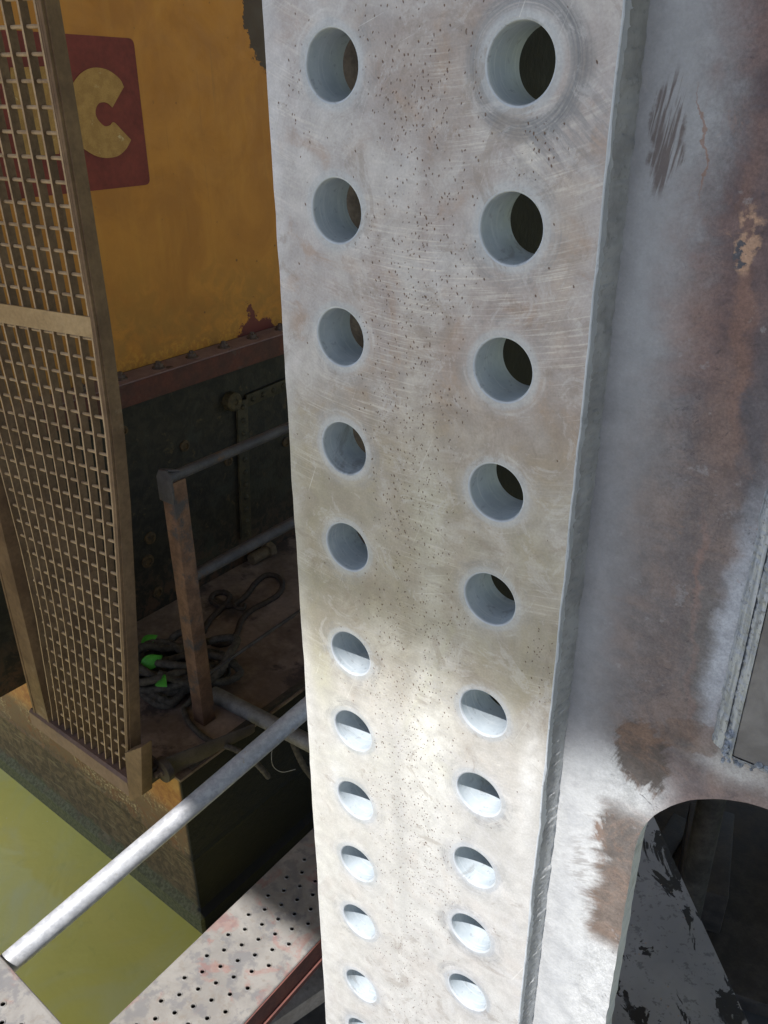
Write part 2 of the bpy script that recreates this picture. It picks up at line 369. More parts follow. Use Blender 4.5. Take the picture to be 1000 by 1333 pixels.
mk = drilled(mb, [strip(XL, XL+.013), (XL+.013, .053, cells_for(-.0005)), (.053, XR-.012, cells_for(GX+.0003)), strip(XR-.012, XR)], TP, plate_edge, seg=56)
# closing side faces with a worn arris
mk2 = []
for xs in (XL, XR):
    n = 330
    for i in range(n):
        a, b = zbot+(ztop-zbot)*i/n, zbot+(ztop-zbot)*(i+1)/n
        q = [plate_edge((xs, 0, a)), plate_edge((xs, 0, b)), plate_edge((xs, TP, b)), plate_edge((xs, TP, a))]
        mb.add(q, [(0, 1, 2, 3)]); mk2.append(1)
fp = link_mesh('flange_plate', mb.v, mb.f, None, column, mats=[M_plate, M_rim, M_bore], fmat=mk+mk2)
bm = bmesh.new(); bm.from_mesh(fp.data); bmesh.ops.remove_doubles(bm, verts=bm.verts, dist=1e-6); bmesh.ops.recalc_face_normals(bm, faces=bm.faces)
for f in bm.faces: f.smooth = f.material_index > 0
for e in bm.edges: e.smooth = len(e.link_faces) == 2 and e.calc_face_angle(0) < .75
bm.to_mesh(fp.data); bm.free()

# ---- side plate with the rounded cut-out
TS = .0205
def mat_side():
    g = NG('sprayed_rusty_steel'); v = g.map(loc=(0, 0, -ZC)); X, Y, Z = g.xyz(v)
    n1 = g.noise(12, 6, .65, v, .5); n2 = g.noise(34, 7, .7, g.map(v, loc=(2, 3, 1)), .9); n3 = g.noise(120, 5, .65, v); n4 = g.noise(420, 3, .6, v)
    brown = g.mix(g.step(n2, .36, .64), (.085, .062, .066), (.17, .12, .115))
    brown = g.mix(g.mul(g.step(n1, .52, .66), .8), brown, (.23, .14, .115))
    brown = g.mix(g.mul(g.step(g.noise(26, 6, .7, g.map(v, loc=(8, 1, 4)), 1.2), .56, .66), .75), brown, (.07, .065, .085))
    grey = g.mix(g.step(n1, .35, .65), (.195, .20, .215), (.25, .257, .272))
    Xw = g.add(X, g.add(g.mul(g.sub(n1, .5), .05), g.mul(g.sub(n2, .5), .03)))
    # primer overspray beside the weld fading out to rust-brown plate
    brown = g.mix(g.mul(g.step(n3, .40, .66), .5), brown, (.055, .042, .045))
    c = g.mix(g.step(Xw, .206, .168), brown, grey)
    pw = g.mul(g.step(X, .154, .166), g.step(g.add(X, g.add(g.mul(g.sub(n1, .5), .05), g.mul(g.sub(n2, .5), .02))), .205, .165)); c = g.mix(g.mul(pw, .6), c, (.30, .31, .32))
    mid = g.mul(g.step(Z, -.10, -.20), g.step(Z, -.42, -.34))
    c = g.mix(g.mul(mid, g.mul(g.step(X, .15, .19), .75)), c, g.mix(g.step(n2, .4, .65), (.14, .125, .125), (.19, .155, .14)))
    def B(px, py, rx, rz, ang=0, soft=.8, T=TS): return g.blob(vw, cl(px, py, T), (rx, rz), soft, ang)
    vw = g.vmath('ADD', v, g.vmath('MULTIPLY', g.vmath('SUBTRACT', g.noise(45, 5, .65, v, col=True), (.5, .5, .5)), (.022, 0, .022)))
    ln = g.noise(1, 3, .6, g.map(g.map(v, rot=(0, -.15, 0)), sc=(520, 1, 30)))       # brushed streaks
    # rust-red streak down from the upper right
    c = g.mix(g.mul(B(968, 420, .006, .10, .12), .5), c, (.20, .115, .085))
    c = g.mix(g.mul(B(940, 560, .012, .06, .12), .4), c, (.19, .125, .10))
    c = g.mix(g.mul(B(905, 820, .003, .09, .10), .55), c, (.27, .16, .13))
    c = g.mix(g.mul(B(900, 420, .020, .040, 0, 1), .5), c, (.25, .17, .145))
    fl = g.mul(B(975, 320, .007, .018, 0, .25), g.step(g.noise(150, 5, .6, v), .40, .52))
    c = g.mix(fl, c, (.33, .215, .15)); c = g.mix(g.mul(B(968, 330, .006, .012, 0, .3), g.step(n3, .52, .58)), c, (.06, .06, .07))
    # dark oxide band along the inner weld
    c = g.mix(g.mul(B(985, 600, .010, .11, .1), .8), c, (.085, .08, .09))
    c = g.mix(g.mul(B(915, 850, .014, .07, .1), .7), c, (.13, .125, .125))
    # smeared patch in the wet primer, upper
    sm = g.mul(B(868, 175, .0085, .030, 0, .35), g.step(ln, .40, .55)); c = g.mix(g.mul(sm, .85), c, (.10, .08, .075))
    c = g.mix(g.mul(B(912, 185, .0010, .030, .12, .5), .7), c, (.2, .12, .09))
    # pale heat-scale next to the stiffener weld
    c = g.mix(g.mul(B(952, 820, .014, .11, .0), .85), c, (.36, .385, .43))
    c = g.mix(g.mul(B(960, 1000, .040, .018, 0, 1.0), .9), c, (.40, .39, .38))
    # sprayed white lower part, whitened further for the sun
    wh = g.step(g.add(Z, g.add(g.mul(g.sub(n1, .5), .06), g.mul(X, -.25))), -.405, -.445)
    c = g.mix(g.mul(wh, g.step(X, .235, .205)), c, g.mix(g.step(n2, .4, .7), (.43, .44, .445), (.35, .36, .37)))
    # bare dark brown patch at the cut-out and down its edge, with feathered left margin
    fe = g.noise(1, 3, .6, g.map(g.map(v, rot=(0, .35, 0)), sc=(16, 1, 120)))
    Xf = g.add(X, g.add(g.mul(g.sub(fe, .5), .03), g.mul(g.sub(n2, .5), .035)))
    dn = g.mul(g.step(Z, -.395, -.425), g.step(Z, -.545, -.525)); dn = g.mul(dn, g.step(Xf, .178, .192))
    sw2 = g.noise(1, 3, .6, g.comb(g.mul(g.vmath('DISTANCE', g.comb(X, 0.0, Z), (.262, 0, -.40), out=1), 260), g.mul(Z, 22.0), 1.0))
    dn = g.mx(dn, g.step(g.add(g.mx(B(835, 985, .034, .046, .1, 1.0), B(800, 1090, .022, .034, .2, 1.0)), g.add(g.mul(g.sub(sw2, .5), .8), g.mul(g.sub(n2, .5), .9))), .34, .58))
    dn = g.mx(dn, g.mul(g.step(g.add(B(900, 960, .032, .022, .2, 1.0), g.mul(g.sub(n2, .5), 1.2)), .45, .65), .6))
    c = g.mix(g.mul(g.mul(B(755, 1125, .016, .040, 0, .8), g.step(g.noise(1, 3, .6, g.map(g.map(v, rot=(0, .5, 0)), sc=(60, 1, 260))), .48, .56)), .6), c, (.24, .23, .225))
    bc = g.mix(g.step(n2, .42, .62), (.07, .058, .052), (.15, .10, .075)); bc = g.mix(g.mul(g.step(Z, -.42, -.52), .5), bc, (.135, .095, .072))
    c = g.mix(g.mul(dn, .92), c, bc)
    c = g.mix(g.mul(g.step(g.noise(60, 5, .7, g.map(v, loc=(5, 5, 5))), .60, .68), .35), c, (.30, .30, .31))
    c = g.mix(g.add(.35, g.mul(g.step(X, .17, .20), .5)), c, g.ramp(n3, [(.3, .85), (.7, 1.4)]), 'MULTIPLY')
    gr_ = g.noise(800, 3, .7, v); c = g.mix(g.add(.25, g.mul(g.step(X, .17, .20), .45)), c, g.ramp(gr_, [(.3, .65), (.7, 1.15)]), 'MULTIPLY')
    c = g.mix(g.mul(g.step(g.noise(70, 7, .78, g.map(v, loc=(1, 9, 2)), 1.4), .60, .66), g.mul(g.step(X, .175, .20), .6)), c, (.045, .04, .045))
    c = g.mix(g.mul(g.step(g.noise(55, 7, .78, g.map(v, loc=(6, 2, 2)), 1.4), .60, .66), g.mul(g.step(X, .18, .21), g.mul(g.step(Z, -.30, -.20), .5))), c, (.27, .17, .13))
    lump = g.step(Z, -.36, -.44)
    nb = g.bump(n4, .3, .0006); nb = g.bump(g.vor(330, v, 'Distance', 'SMOOTH_F1'), .2, .0005, nb); nb = g.bump(n3, g_l, .0010, nb) if False else g.bump(n3, .25, .0008, nb)
    nb = g.bump(g.noise(30, 3, .5, v), .25, .002, nb)
    c = g.mix(1.0, c, (1.0, .985, .97), 'MULTIPLY')
    return g.done(c, g.ramp(n2, [(.3, .62), (.7, .8)]), .05, nb, .3)
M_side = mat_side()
CX0 = .2085; RC = .075; ZT = -.363
out = [(.139, ztop), (.139, zbot), (CX0+.003, zbot), (CX0+.001, -.62)]
for i in range(25):
    a = math.pi - i/24*math.pi/2
    out.append((CX0+RC+RC*math.cos(a), ZT-RC+RC*math.sin(a)))
for i in range(13):
    a = math.pi/2 - i/12*math.pi/2
    out.append((.335+.06*math.cos(a), ZT-.06+.06*math.sin(a)))
out += [(.395, zbot), (.60, zbot), (.60, ztop)]  # unseen right leg added to keep sun off the beam behind
def dens(poly, m=.02):
    o = []
    for a, b in zip(poly, poly[1:]+poly[:1]):
        L = math.hypot(b[0]-a[0], b[1]-a[1]); k = max(1, int(L/m))
        o += [(a[0]+(b[0]-a[0])*i/k, a[1]+(b[1]-a[1])*i/k) for i in range(k)]
    return o
pp = [(x + (.0007*mnoise.noise((x*90, z*90, 0)) if x > .18 else 0), z + (.0007*mnoise.noise((x*90, z*90, 4)) if -.45 < z < -.3 else 0)) for x, z in dens(out, .006)]
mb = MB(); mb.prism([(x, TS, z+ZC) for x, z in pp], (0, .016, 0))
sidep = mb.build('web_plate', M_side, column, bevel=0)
M_edge = mat_bore('cut_edge_primer', (.42, .44, .46), (.52, .53, .55))
sidep.data.materials.append(M_edge)
for p in sidep.data.polygons:
    if abs(p.normal.y) < .5 and p.center.x > .15: p.material_index = 1
sidep['label'] = 'grey and rust-brown side plate with a rounded cut-out'

# ---- fillet weld between them: rippled bead
def bead(mb, A, B_, n1_, n2_, w1, w2, step_=.0011, pitch=.0062, amp=.0009, seed=0, arcn=9, bulge=.25):
    """weld from A to B_ filling the corner spanned by directions n1_ and n2_"""
    A, B_ = Vector(A), Vector(B_); L = (B_-A).length; n = int(L/step_); t = (B_-A)/L; vs = []
    for i in range(n+1):
        s_ = i*step_; ph = s_/pitch + 1.6*mnoise.noise((s_*35, seed, 0)) + .5*mnoise.noise((s_*110, seed, 7))
        wv = .0007*mnoise.noise((s_*60, seed, 3)) + .0006*mnoise.noise((s_*190, seed, 9))
        for k in range(arcn):
            u = k/(arcn-1); q = n1_*((w1+wv)*(1-u)) + n2_*((w2+wv*1.4)*u)
            m = math.sin(math.pi*u); rip = ((ph - .35*m) % 1.0)
            h = m*(bulge*min(w1, w2)*.5 + amp*(math.sqrt(rip) - .4) + .0006*mnoise.noise((s_*300, k*.7, seed)))
            vs.append(A + t*s_ + q + (n1_*w2+n2_*w1).normalized()*h)
    fs = [(i*arcn+k, i*arcn+k+1, (i+1)*arcn+k+1, (i+1)*arcn+k) for i in range(n) for k in range(arcn-1)]
    mb.add(vs, fs)
def mat_weld():
    g = NG('primed_weld'); v = g.map(loc=(0, 0, -ZC)); X, Y, Z = g.xyz(v); n = g.noise(50, 6, .65, v); n3 = g.noise(300, 4, .6, v)
    c = g.mix(g.step(n, .35, .65), (.21, .215, .22), (.30, .31, .315))
    c = g.mix(g.mul(g.step(Z, -.05, .03), .4), c, (.20, .20, .18))
    c = g.mix(g.mul(g.step(Z, -.34, -.42), g.mul(g.step(g.add(Y, g.mul(g.sub(n3, .5), .02)), .010, .018), .95)), c, (.52, .53, .54))
    c = g.mix(g.mul(g.step(n3, .58, .66), .4), c, (.12, .12, .12))
    return g.done(c, .65, .05, g.bump(n3, .5, .0006), .35)
M_weld = mat_weld()
mb = MB(); bead(mb, (XR-.0012, TS+.0003, zbot+ZC), (XR-.0012, TS+.0003, ztop+ZC), Vector((0, -1, 0)), Vector((1, 0, 0)),   .0185, .0040, pitch=.0080, amp=.0011, bulge=.22)
wb = mb.build('weld_bead', M_weld, column, smooth=True)
# thin ragged burr lip along the plate's right arris
def burr(mb, x, y, z0, z1, step_=.0012):
    n = int((z1-z0)/step_); vs = []
    for i in range(n+1):
        z = z0 + i*step_; a = max(0, mnoise.noise((z*45, 3, 1)) + .35*mnoise.noise((z*210, 8, 1)) - .05)
        xx = plate_edge((XR, 0, z))[0]
        for dx, dy in ((-.0007, -.0001), (-.0001, -.0002-.0006*a), (.0003+.0014*a, .0002), (.0002, .0012)): vs.append((xx+dx, dy, z+ZC))
    mb.add(vs, [(i*4+k, i*4+k+1, (i+1)*4+k+1, (i+1)*4+k) for i in range(n) for k in range(3)])
mb = MB(); burr(mb, XR, 0, zbot, ztop); mb.build('burr_edge', M_rim, column, smooth=True)

# ---- stiffener (raised plate) beyond, with its multi-pass welds
SX, SZ = cl(953, 984, TS-.008)
mb = MB(); mb.box(((SX+.60)/2, TS-.004, (SZ+ztop)/2+ZC), (.60-SX, .008, ztop-SZ)); st = mb.build('stiffener_plate', None, column, bevel=.0015)
def mat_stiff():
    g = NG('scorched_grey_steel'); v = g.map(loc=(0, 0, -ZC)); n = g.noise(25, 6, .65, v, .6); n3 = g.noise(260, 4, .6, v)
    c = g.mix(g.step(n, .35, .65), (.12, .115, .115), (.20, .195, .195)); c = g.mix(g.mul(g.step(g.noise(50, 6, .7, v), .55, .65), .5), c, (.13, .12, .12))
    return g.done(c, .6, .2, g.bump(n3, .4, .0008), .4)
st.data.materials.clear(); st.data.materials.append(mat_stiff())
def mat_weld2():
    g = NG('bright_weld'); v = g.map(loc=(0, 0, -ZC)); X, Y, Z = g.xyz(v)
    n = g.noise(1, 4, .6, g.map(v, sc=(420, 420, 28))); n3 = g.noise(350, 4, .6, v)
    c = g.mix(g.step(n, .40, .62), (.20, .22, .25), (.34, .365, .41)); c = g.mix(g.mul(g.step(n3, .56, .66), .6), c, (.09, .09, .10))
    return g.done(c, .5, .3, g.bump(g.add(n, n3), .6, .0009), .5)
M_weld2 = mat_weld2(); mb = MB()
bead(mb, (SX, TS+.0003, SZ-.004+ZC), (SX, TS+.0003, ztop+ZC), Vector((0, -1, 0)), Vector((-1, 0, 0)), .0085, .0085, pitch=.004, amp=.0008, seed=2)
bead(mb, (SX-.006, TS+.0005, SZ-.001+ZC), (SX-.006, TS+.0005, ztop+ZC), Vector((0, -1, 0)), Vector((-1, 0, 0)), .0055, .0075, pitch=.0035, amp=.0007, seed=4)
bead(mb, (SX-.004, TS+.0003, SZ+ZC), (.60, TS+.0003, SZ+ZC), Vector((0, -1, 0)), Vector((0, 0, -1)), .0085, .007, pitch=.006, amp=.0016, seed=5)
for i in range(60):
    t = random.random(); x = SX-.004 + (.0 if random.random() < .4 else random.random()*.05); z = SZ + random.uniform(-.006, .014 if x < SX else .002)
    r_ = random.uniform(.0008, .0024); mb.lathe((x, TS-.006+random.uniform(-.003, .004), z+ZC), (0, -1, 0), [(-r_, r_*.5), (-.3*r_, r_), (.4*r_, r_*.8), (r_, r_*.2)], 7)
mb.build('stiffener_weld', M_weld2, column, smooth=True)

# ---- inner plates seen dimly through the bores
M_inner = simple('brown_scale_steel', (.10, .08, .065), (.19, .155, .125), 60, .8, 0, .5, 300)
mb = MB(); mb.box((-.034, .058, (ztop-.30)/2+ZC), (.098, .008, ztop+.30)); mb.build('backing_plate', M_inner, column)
M_dark = simple('cavity_shade_black', (.004, .004, .004), (.010, .009, .009), 40, .8)
mb = MB(); mb.box((.021, .24, (ztop+zbot)/2+ZC), (.010, .37, ztop-zbot)); mb.build('cavity_shade_plate', M_dark, column)  # near-black plate added so the right bores read as dark shade

# ================================================================== WATER
def mat_water():
    g = NG('green_canal_water'); n = g.noise(1.2, 4, .5); n2 = g.noise(90, 3, .5)
    c = g.mix(g.step(n, .35, .65), (.68, .60, .13), (.74, .66, .17))
    c = g.mix(g.mul(g.step(g.noise(2.6, 6, .6, None, 1.5), .45, .68), .5), c, (.66, .64, .30))
    c = g.mix(g.mul(g.step(g.noise(9, 5, .65, None, .8), .58, .72), .35), c, (.52, .50, .13))
    fl = g.mx(g.step(g.vor(38), .05, .03), g.step(g.vor(13, g.map(loc=(3, 1, 0))), .035, .022)); fl = g.mul(fl, g.step(g.noise(3, 3), .42, .55)); c = g.mix(g.mul(fl, .8), c, (.8, .78, .62))
    return g.done(c, .10, 0, g.bump(g.noise(5, 4, .55, None, .5), .35, .012), .5)
mb = MB(); mb.add([(-300, -300, 0), (300, -300, 0), (300, 300, 0), (-300, 300, 0)], [(0, 1, 2, 3)])
tag(mb.build('water', mat_water()), kind='structure')

mb = MB(); _q = [udp(-90, -90, .10), udp(90, -90, .10), udp(90, -1.8, .10), udp(-3.2, -1.8, .10), udp(-3.2, 1.0, .10), udp(-90, 1.0, .10)]
mb.prism(_q, (0, 0, -1.5)); tag(mb.build('bounce_ground', simple('bounce_ground_grey', (.30, .28, .27), (.38, .36, .345), 2)), kind='structure')  # unseen grey ground added to keep light bounced from below neutral

# ================================================================== BARGE
DZ = .60
Pw = Vector((-.5689, 1.7786, 0))
barge = empty('barge', Pw, PI2 := -PSI)      # local x = -B2 (toward the open corner), local y = B1
tag(barge, 'rusty flat steel work barge floating on green water with its square corner toward the camera', 'barge')
def bl(p):                                    # world -> barge local
    q = Vector(p)-Pw; return Vector((-q.dot(B2), q.dot(B1), q.z))
def mat_hull():
    g = NG('rusting_hull_paint'); X, Y, Z = g.xyz()
    n = g.noise(6, 6, .65, None, .5); n2 = g.noise(30, 7, .7, None, .8); n3 = g.noise(90, 5, .7); st_ = g.noise(1, 5, .65, g.map(sc=(9, 9, 60)))
    zz = g.add(Z, g.add(g.mul(g.sub(n2, .5), .10), g.mul(g.sub(n, .5), .06)))
    top = g.mix(g.step(n2, .38, .62), (.40, .20, .06), (.27, .115, .04)); top = g.mix(g.mul(g.step(n, .5, .62), .6), top, (.46, .29, .11))
    patch = g.step(g.noise(5, 4, .6, g.map(loc=(3, 3, 3))), .44, .58); crust = g.mix(g.mul(g.step(n3, .48, .58), patch), (.15, .095, .05), (.40, .31, .17)); crust = g.mix(g.step(n2, .50, .60), crust, (.17, .085, .04))
    low = g.mix(g.step(n2, .4, .6), (.07, .05, .028), (.14, .095, .05)); low = g.mix(g.mul(g.step(st_, .55, .62), .6), low, (.22, .17, .09))
    foot = g.mix(g.step(n3, .4, .6), (.085, .08, .035), (.15, .14, .07))
    c = g.mix(g.step(zz, .47, .41), top, crust); c = g.mix(g.step(zz, .33, .27), c, low); c = g.mix(g.step(zz, .10, .06), c, foot); c = g.mix(g.mul(g.step(X, -.02, -.004), g.step(Y, -.012, -.004)), c, (.009, .008, .007))  # right-hand face coloured near-black to hold its deep shade
    nb = g.bump(g.mul(n3, g.mul(patch, g.mul(g.step(zz, .50, .40), g.step(zz, .22, .3)))), .8, .008); nb = g.bump(n2, .5, .006, nb)
    return g.done(c, .75, 0, nb, .3)
M_hull = mat_hull()
mb = MB()
prof = [(0, DZ), (0, .30), (.004, .285), (.0, .27), (0, .075), (.022, .06), (.022, -.4)]     # outward offset, height
def ringp(o, z): return [(o, -o, z), (o, 9.0, z), (-4.0, 9.0, z), (-4.0, -o, z)]
for (a, za), (b, zb) in zip(prof[:-1], prof[1:]):
    A, Bq = ringp(a, za), ringp(b, zb); mb.add(A+Bq, [(i, (i+1) % 4, 4+(i+1) % 4, 4+i) for i in range(4)])
mb.build('hull', M_hull, barge)
M_deck = simple('scuffed_deck_paint', (.15, .105, .08), (.26, .19, .155), 7, .8, 0, .6, 160, (.08, .06, .055), (.52, .62))
mb = MB(); mb.box((-1.9975, 4.4975, DZ+.004), (4.005, 9.005, .008)); mb.build('deck', M_deck, barge)
mb = MB(); mb.box((-.012, 4.49, DZ+.014), (.02, 8.9, .012)); mb.build('coaming_strip', simple('edge_strip', (.04, .035, .03), (.09, .07, .05), 20), barge)

# ================================================================== MACHINE HOUSING
PWL = at_z(182, 808, DZ+.008)
NW = Vector((math.cos(PSI), -math.sin(PSI), 0))          # housing wall's outward normal (towards the camera side)
house = empty('machine_housing', PWL, -PSI)               # local: x = outward normal, y = along the wall
tag(house, 'yellow painted machinery housing on the barge with a maroon bolted ledge and black lower wall', 'machine housing')
def wl_(p): q = Vector(p)-PWL; return Vector((q.dot(NW), q.dot(B1), q.z+DZ+.008))   # -> (out, along, world z)
def wallpx(px, py, out=0): return wl_(at_pl(px, py, PWL+NW*out, NW))
def hl(out, y, z): return (out, y, z-DZ-.008)
def mat_blackwall():
    g = NG('oily_black_wall'); X, Y, Z = g.xyz(); n = g.noise(5, 6, .7, None, .6); n2 = g.noise(22, 6, .7, None, .6); n3 = g.noise(80, 4)
    c = g.mix(g.step(n2, .38, .62), (.014, .012, .008), (.030, .024, .016))
    c = g.mix(g.mul(g.step(g.noise(16, 5, .7, g.map(loc=(2, 2, 2))), .58, .68), .7), c, (.085, .055, .025))
    c = g.mix(g.mul(g.step(n, .54, .64), .6), c, (.034, .034, .026)); c = g.mix(g.mul(g.step(Z, .25, .0), g.step(n2, .45, .6)), c, (.07, .035, .02))
    return g.done(c, .6, 0, g.bump(n3, .5, .003), .35)
mb = MB(); mb.box(hl(-.05, 2.2, (DZ+.01+1.426)/2), (.10, 6.6, 1.426-DZ-.01)); mb.build('lower_wall', mat_blackwall(), house)
def mat_yellow():
    g = NG('grimy_yellow_paint'); X, Y, Z = g.xyz(); n = g.noise(4, 6, .65, None, .6); n2 = g.noise(14, 6, .7, None, .8); n3 = g.noise(60, 5, .65)
    c = g.mix(g.step(n, .35, .65), (.47, .19, .024), (.37, .14, .017))
    ver = g.noise(1, 4, .6, g.map(sc=(1, 22, 2.2))); c = g.mix(g.mul(g.step(ver, .5, .75), .2), c, (.58, .28, .035))
    zz = g.add(Z, g.mul(g.sub(n, .5), .5))
    c = g.mix(g.mul(g.step(zz, 1.25, .95), g.mul(g.step(n2, .35, .6), .5)), c, (.22, .12, .025))
    c = g.mix(g.mul(g.step(g.add(Z, g.mul(n2, .16)), 1.04, .98), g.mul(g.step(n3, .45, .6), .7)), c, (.52, .25, .03))
    c = g.mix(g.mul(g.step(n3, .66, .72), .4), c, (.12, .07, .03))
    c = g.mix(g.mul(g.step(g.vor(9, g.map(loc=(1, 1, 1))), .05, .03), .7), c, (.09, .04, .02))
    drip = g.noise(1, 5, .7, g.map(sc=(1, 40, 1.1), loc=(0, 3, 2))); c = g.mix(g.mul(g.step(drip, .60, .68), .35), c, (.20, .10, .03))
    c = g.mix(g.mul(g.step(g.noise(1, 4, .7, g.map(g.map(rot=(.5, 0, 0)), sc=(1, 90, 3))), .70, .74), .35), c, (.68, .42, .12))
    # ragged bare rust: two known spots
    vv = g.vmath('ADD', g.oc, g.vmath('MULTIPLY', g.vmath('SUBTRACT', g.noise(18, 5, .7, col=True), (.5, .5, .5)), (0, .14, .22)))
    for (px, py), r_, cc in (((340, 5), (.085, .20), (.055, .030, .022)), ((333, 432), (.10, .050), (.12, .022, .016)), ((326, 408), (.016, .035), (.12, .022, .016))):
        q = wallpx(px, py); k = g.map(vv, loc=(0, -q.y, -(q.z-DZ-.008))); k = g.map(k, sc=(0, 1/r_[0], 1/r_[1]))
        c = g.mix(g.step(g.vmath('LENGTH', k, out=1), 1.0, .93), c, cc)
    for i in range(9):
        pass
    return g.done(c, g.ramp(n2, [(.3, .42), (.7, .62)]), 0, g.bump(n3, .25, .0015), .4)
mb = MB(); mb.box(hl(-.0405, 1.9, 2.76), (.085, 6.4, 2.514)); mb.build('yellow_panel', mat_yellow(), house)
# ledge with a stepped face and bolts
M_ledge = simple('maroon_ledge_paint', (.115, .034, .022), (.075, .032, .024), 12, .6, 0, .4, 120, (.10, .06, .05), (.56, .68))
zt, zb = 1.498, 1.425
mb = MB()
yl0, yl1 = -1.3, 5.0
P_ = [(-.09, zt), (.098, zt), (.098, zt-.060), (.088, zt-.064), (.088, zb), (-.002, zb)]
mb.prism([hl(a, yl0, z) for a, z in P_], (0, yl1-yl0, 0)); ledge = mb.build('ledge', M_ledge, house)
M_lt = simple('dusty_ledge_top', (.20, .12, .11), (.26, .17, .155), 20, .7, 0, .3, 120, (.05, .03, .03), (.62, .68))
mb = MB(); mb.box(hl(.050, (yl0+yl1)/2, zt+.0025), (.090, yl1-yl0, .004)); mb.build('ledge_top', M_lt, house)
M_bolt = simple('rusty_bolt', (.07, .045, .035), (.14, .10, .08), 60, .7)
for i in range(-7, 18):
    y = wallpx(193, 477).y + i*.140
    mb = MB(); jx = random.uniform(-.004, .004)
    mb.lathe(hl(.050+jx, y, zt+.004), (0, 0, 1), [(0, .021), (.004, .021), (.0045, .016)], 20)
    mb.lathe(hl(.050+jx, y, zt+.008), (0, 0, 1), [(0, .0145), (.011, .0145), (.0115, .008), (.018, .008)], 6)
    mb.build('bolt', M_bolt, house)
# red logo panel with pale letter
M_red = simple('maroon_sign_paint', (.20, .024, .020), (.15, .02, .018), 9, .5, 0, .2, 100)
M_tan = simple('worn_tan_letter_paint', (.37, .20, .062), (.47, .27, .09), 40, .6, 0, .2, 100, (.60, .45, .25), (.62, .7))
q1, q2, q3 = wallpx(173, 50), wallpx(195, 240), wallpx(115, 245)
mb = MB(); x0 = q2.y - .56; poly = []
cs = [(q1.y, q1.z), (q2.y, q2.z), (x0, q3.z-.004), (x0-.02, q1.z+.02)]
for i, (a, b_) in enumerate(cs):
    p_, n_ = Vector(cs[i-1]), Vector(cs[(i+1) % 4]); c_ = Vector((a, b_)); e0 = (p_-c_).normalized()*.018; e1 = (n_-c_).normalized()*.018
    for t in (0, .25, .5, .75, 1): poly.append(c_ + e0*(1-t)**2 + e1*t**2)
mb.prism([hl(.002, p[0], p[1]) for p in poly], (.0012, 0, 0)); sign = mb.build('logo_panel', M_red, house)
Cpx = [(160, 113), (155.5, 104), (147, 96), (136, 90), (122, 88), (109, 92), (98, 102), (89, 118), (84, 135), (84, 152), (88, 170), (97, 185), (110, 195), (124, 203), (138, 205.5), (152, 203), (162, 195), (167, 187), (169.5, 182),
       (158, 170), (147, 159), (142, 163), (135, 164), (128, 158), (123.5, 150), (123.5, 142), (127, 135), (133, 133), (138, 134), (142, 137), (145, 140), (152, 127)]
_o = [p_[:2] for p_ in smoothpath([(a, b, 0) for a, b in Cpx[:19]], 5)] + [p_[:2] for p_ in smoothpath([(a, b, 0) for a, b in Cpx[19:31]], 5)]
mb = MB(); mb.prism([hl(.0042, wallpx(*p).y, wallpx(*p).z) for p in _o], (.001, 0, 0)); mb.build('letter_c', M_tan, sign)
Lpx = [(12, 88), (68, 86), (76, 200), (20, 205)]
mb = MB(); mb.prism([hl(.0042, wallpx(*p).y, wallpx(*p).z) for p in Lpx], (.001, 0, 0)); mb.build('letter_block', M_tan, sign)
# riveted strips on the lower wall
M_riv = simple('grimy_olive_strip', (.035, .03, .018), (.07, .055, .03), 30, .7)
def rivstrip(pa, pb, wd=.05, th=.010, n=9, off=.5):
    a, b_ = wallpx(*pa), wallpx(*pb); a.x = b_.x = 0
    d_ = (b_-a); L = d_.length; d_ /= L; pr_ = Vector((1, 0, 0)).cross(d_)
    m = MB(); m.box(Vector(hl(.0045+th/2, (a.y+b_.y)/2, (a.z+b_.z)/2)), (th, wd, L), (Vector((1, 0, 0)), pr_, d_))
    o = m.build('riveted_strip', M_riv, house, bevel=.002)
    for i in range(n):
        p = a + d_*(L*(i+.5)/n); m = MB(); m.lathe(hl(.004+th, p.y, p.z), (1, 0, 0), [(0, .011), (.005, .010), (.009, .006), (.010, .002)], 10)
        m.build('rivet', M_riv, o, smooth=True)
rivstrip((312, 520), (318, 700), .05, .012, 11); rivstrip((318, 521), (420, 478), .045, .012, 8)
M_plug = simple('ochre_plug', (.10, .06, .025), (.05, .035, .02), 60, .7)
for (px, py), r_ in (((240, 580), .020), ((160, 560), .016), ((195, 700), .022), ((192, 730), .024), ((297, 600), .018), ((372, 575), .020), ((205, 770), .020)):
    p = wallpx(px, py); mb = MB(); mb.lathe(hl(.0005, p.y, p.z), (1, 0, 0), [(0, r_), (.006, r_), (.008, r_*.6), (.003, r_*.5), (.003, r_*.1)], 20)
    mb.build('plug', M_plug, house, smooth=True)
# elbow lug of the top strip
p = wallpx(298, 521); mb = MB(); mb.lathe(hl(.002, p.y, p.z), (1, 0, 0), [(0, .034), (.03, .034), (.036, .028), (.036, .012), (.03, .010)], 24)
mb.build('elbow_lug', simple('ochre_lug', (.09, .065, .03), (.05, .04, .025), 50, .7), house, smooth=True)

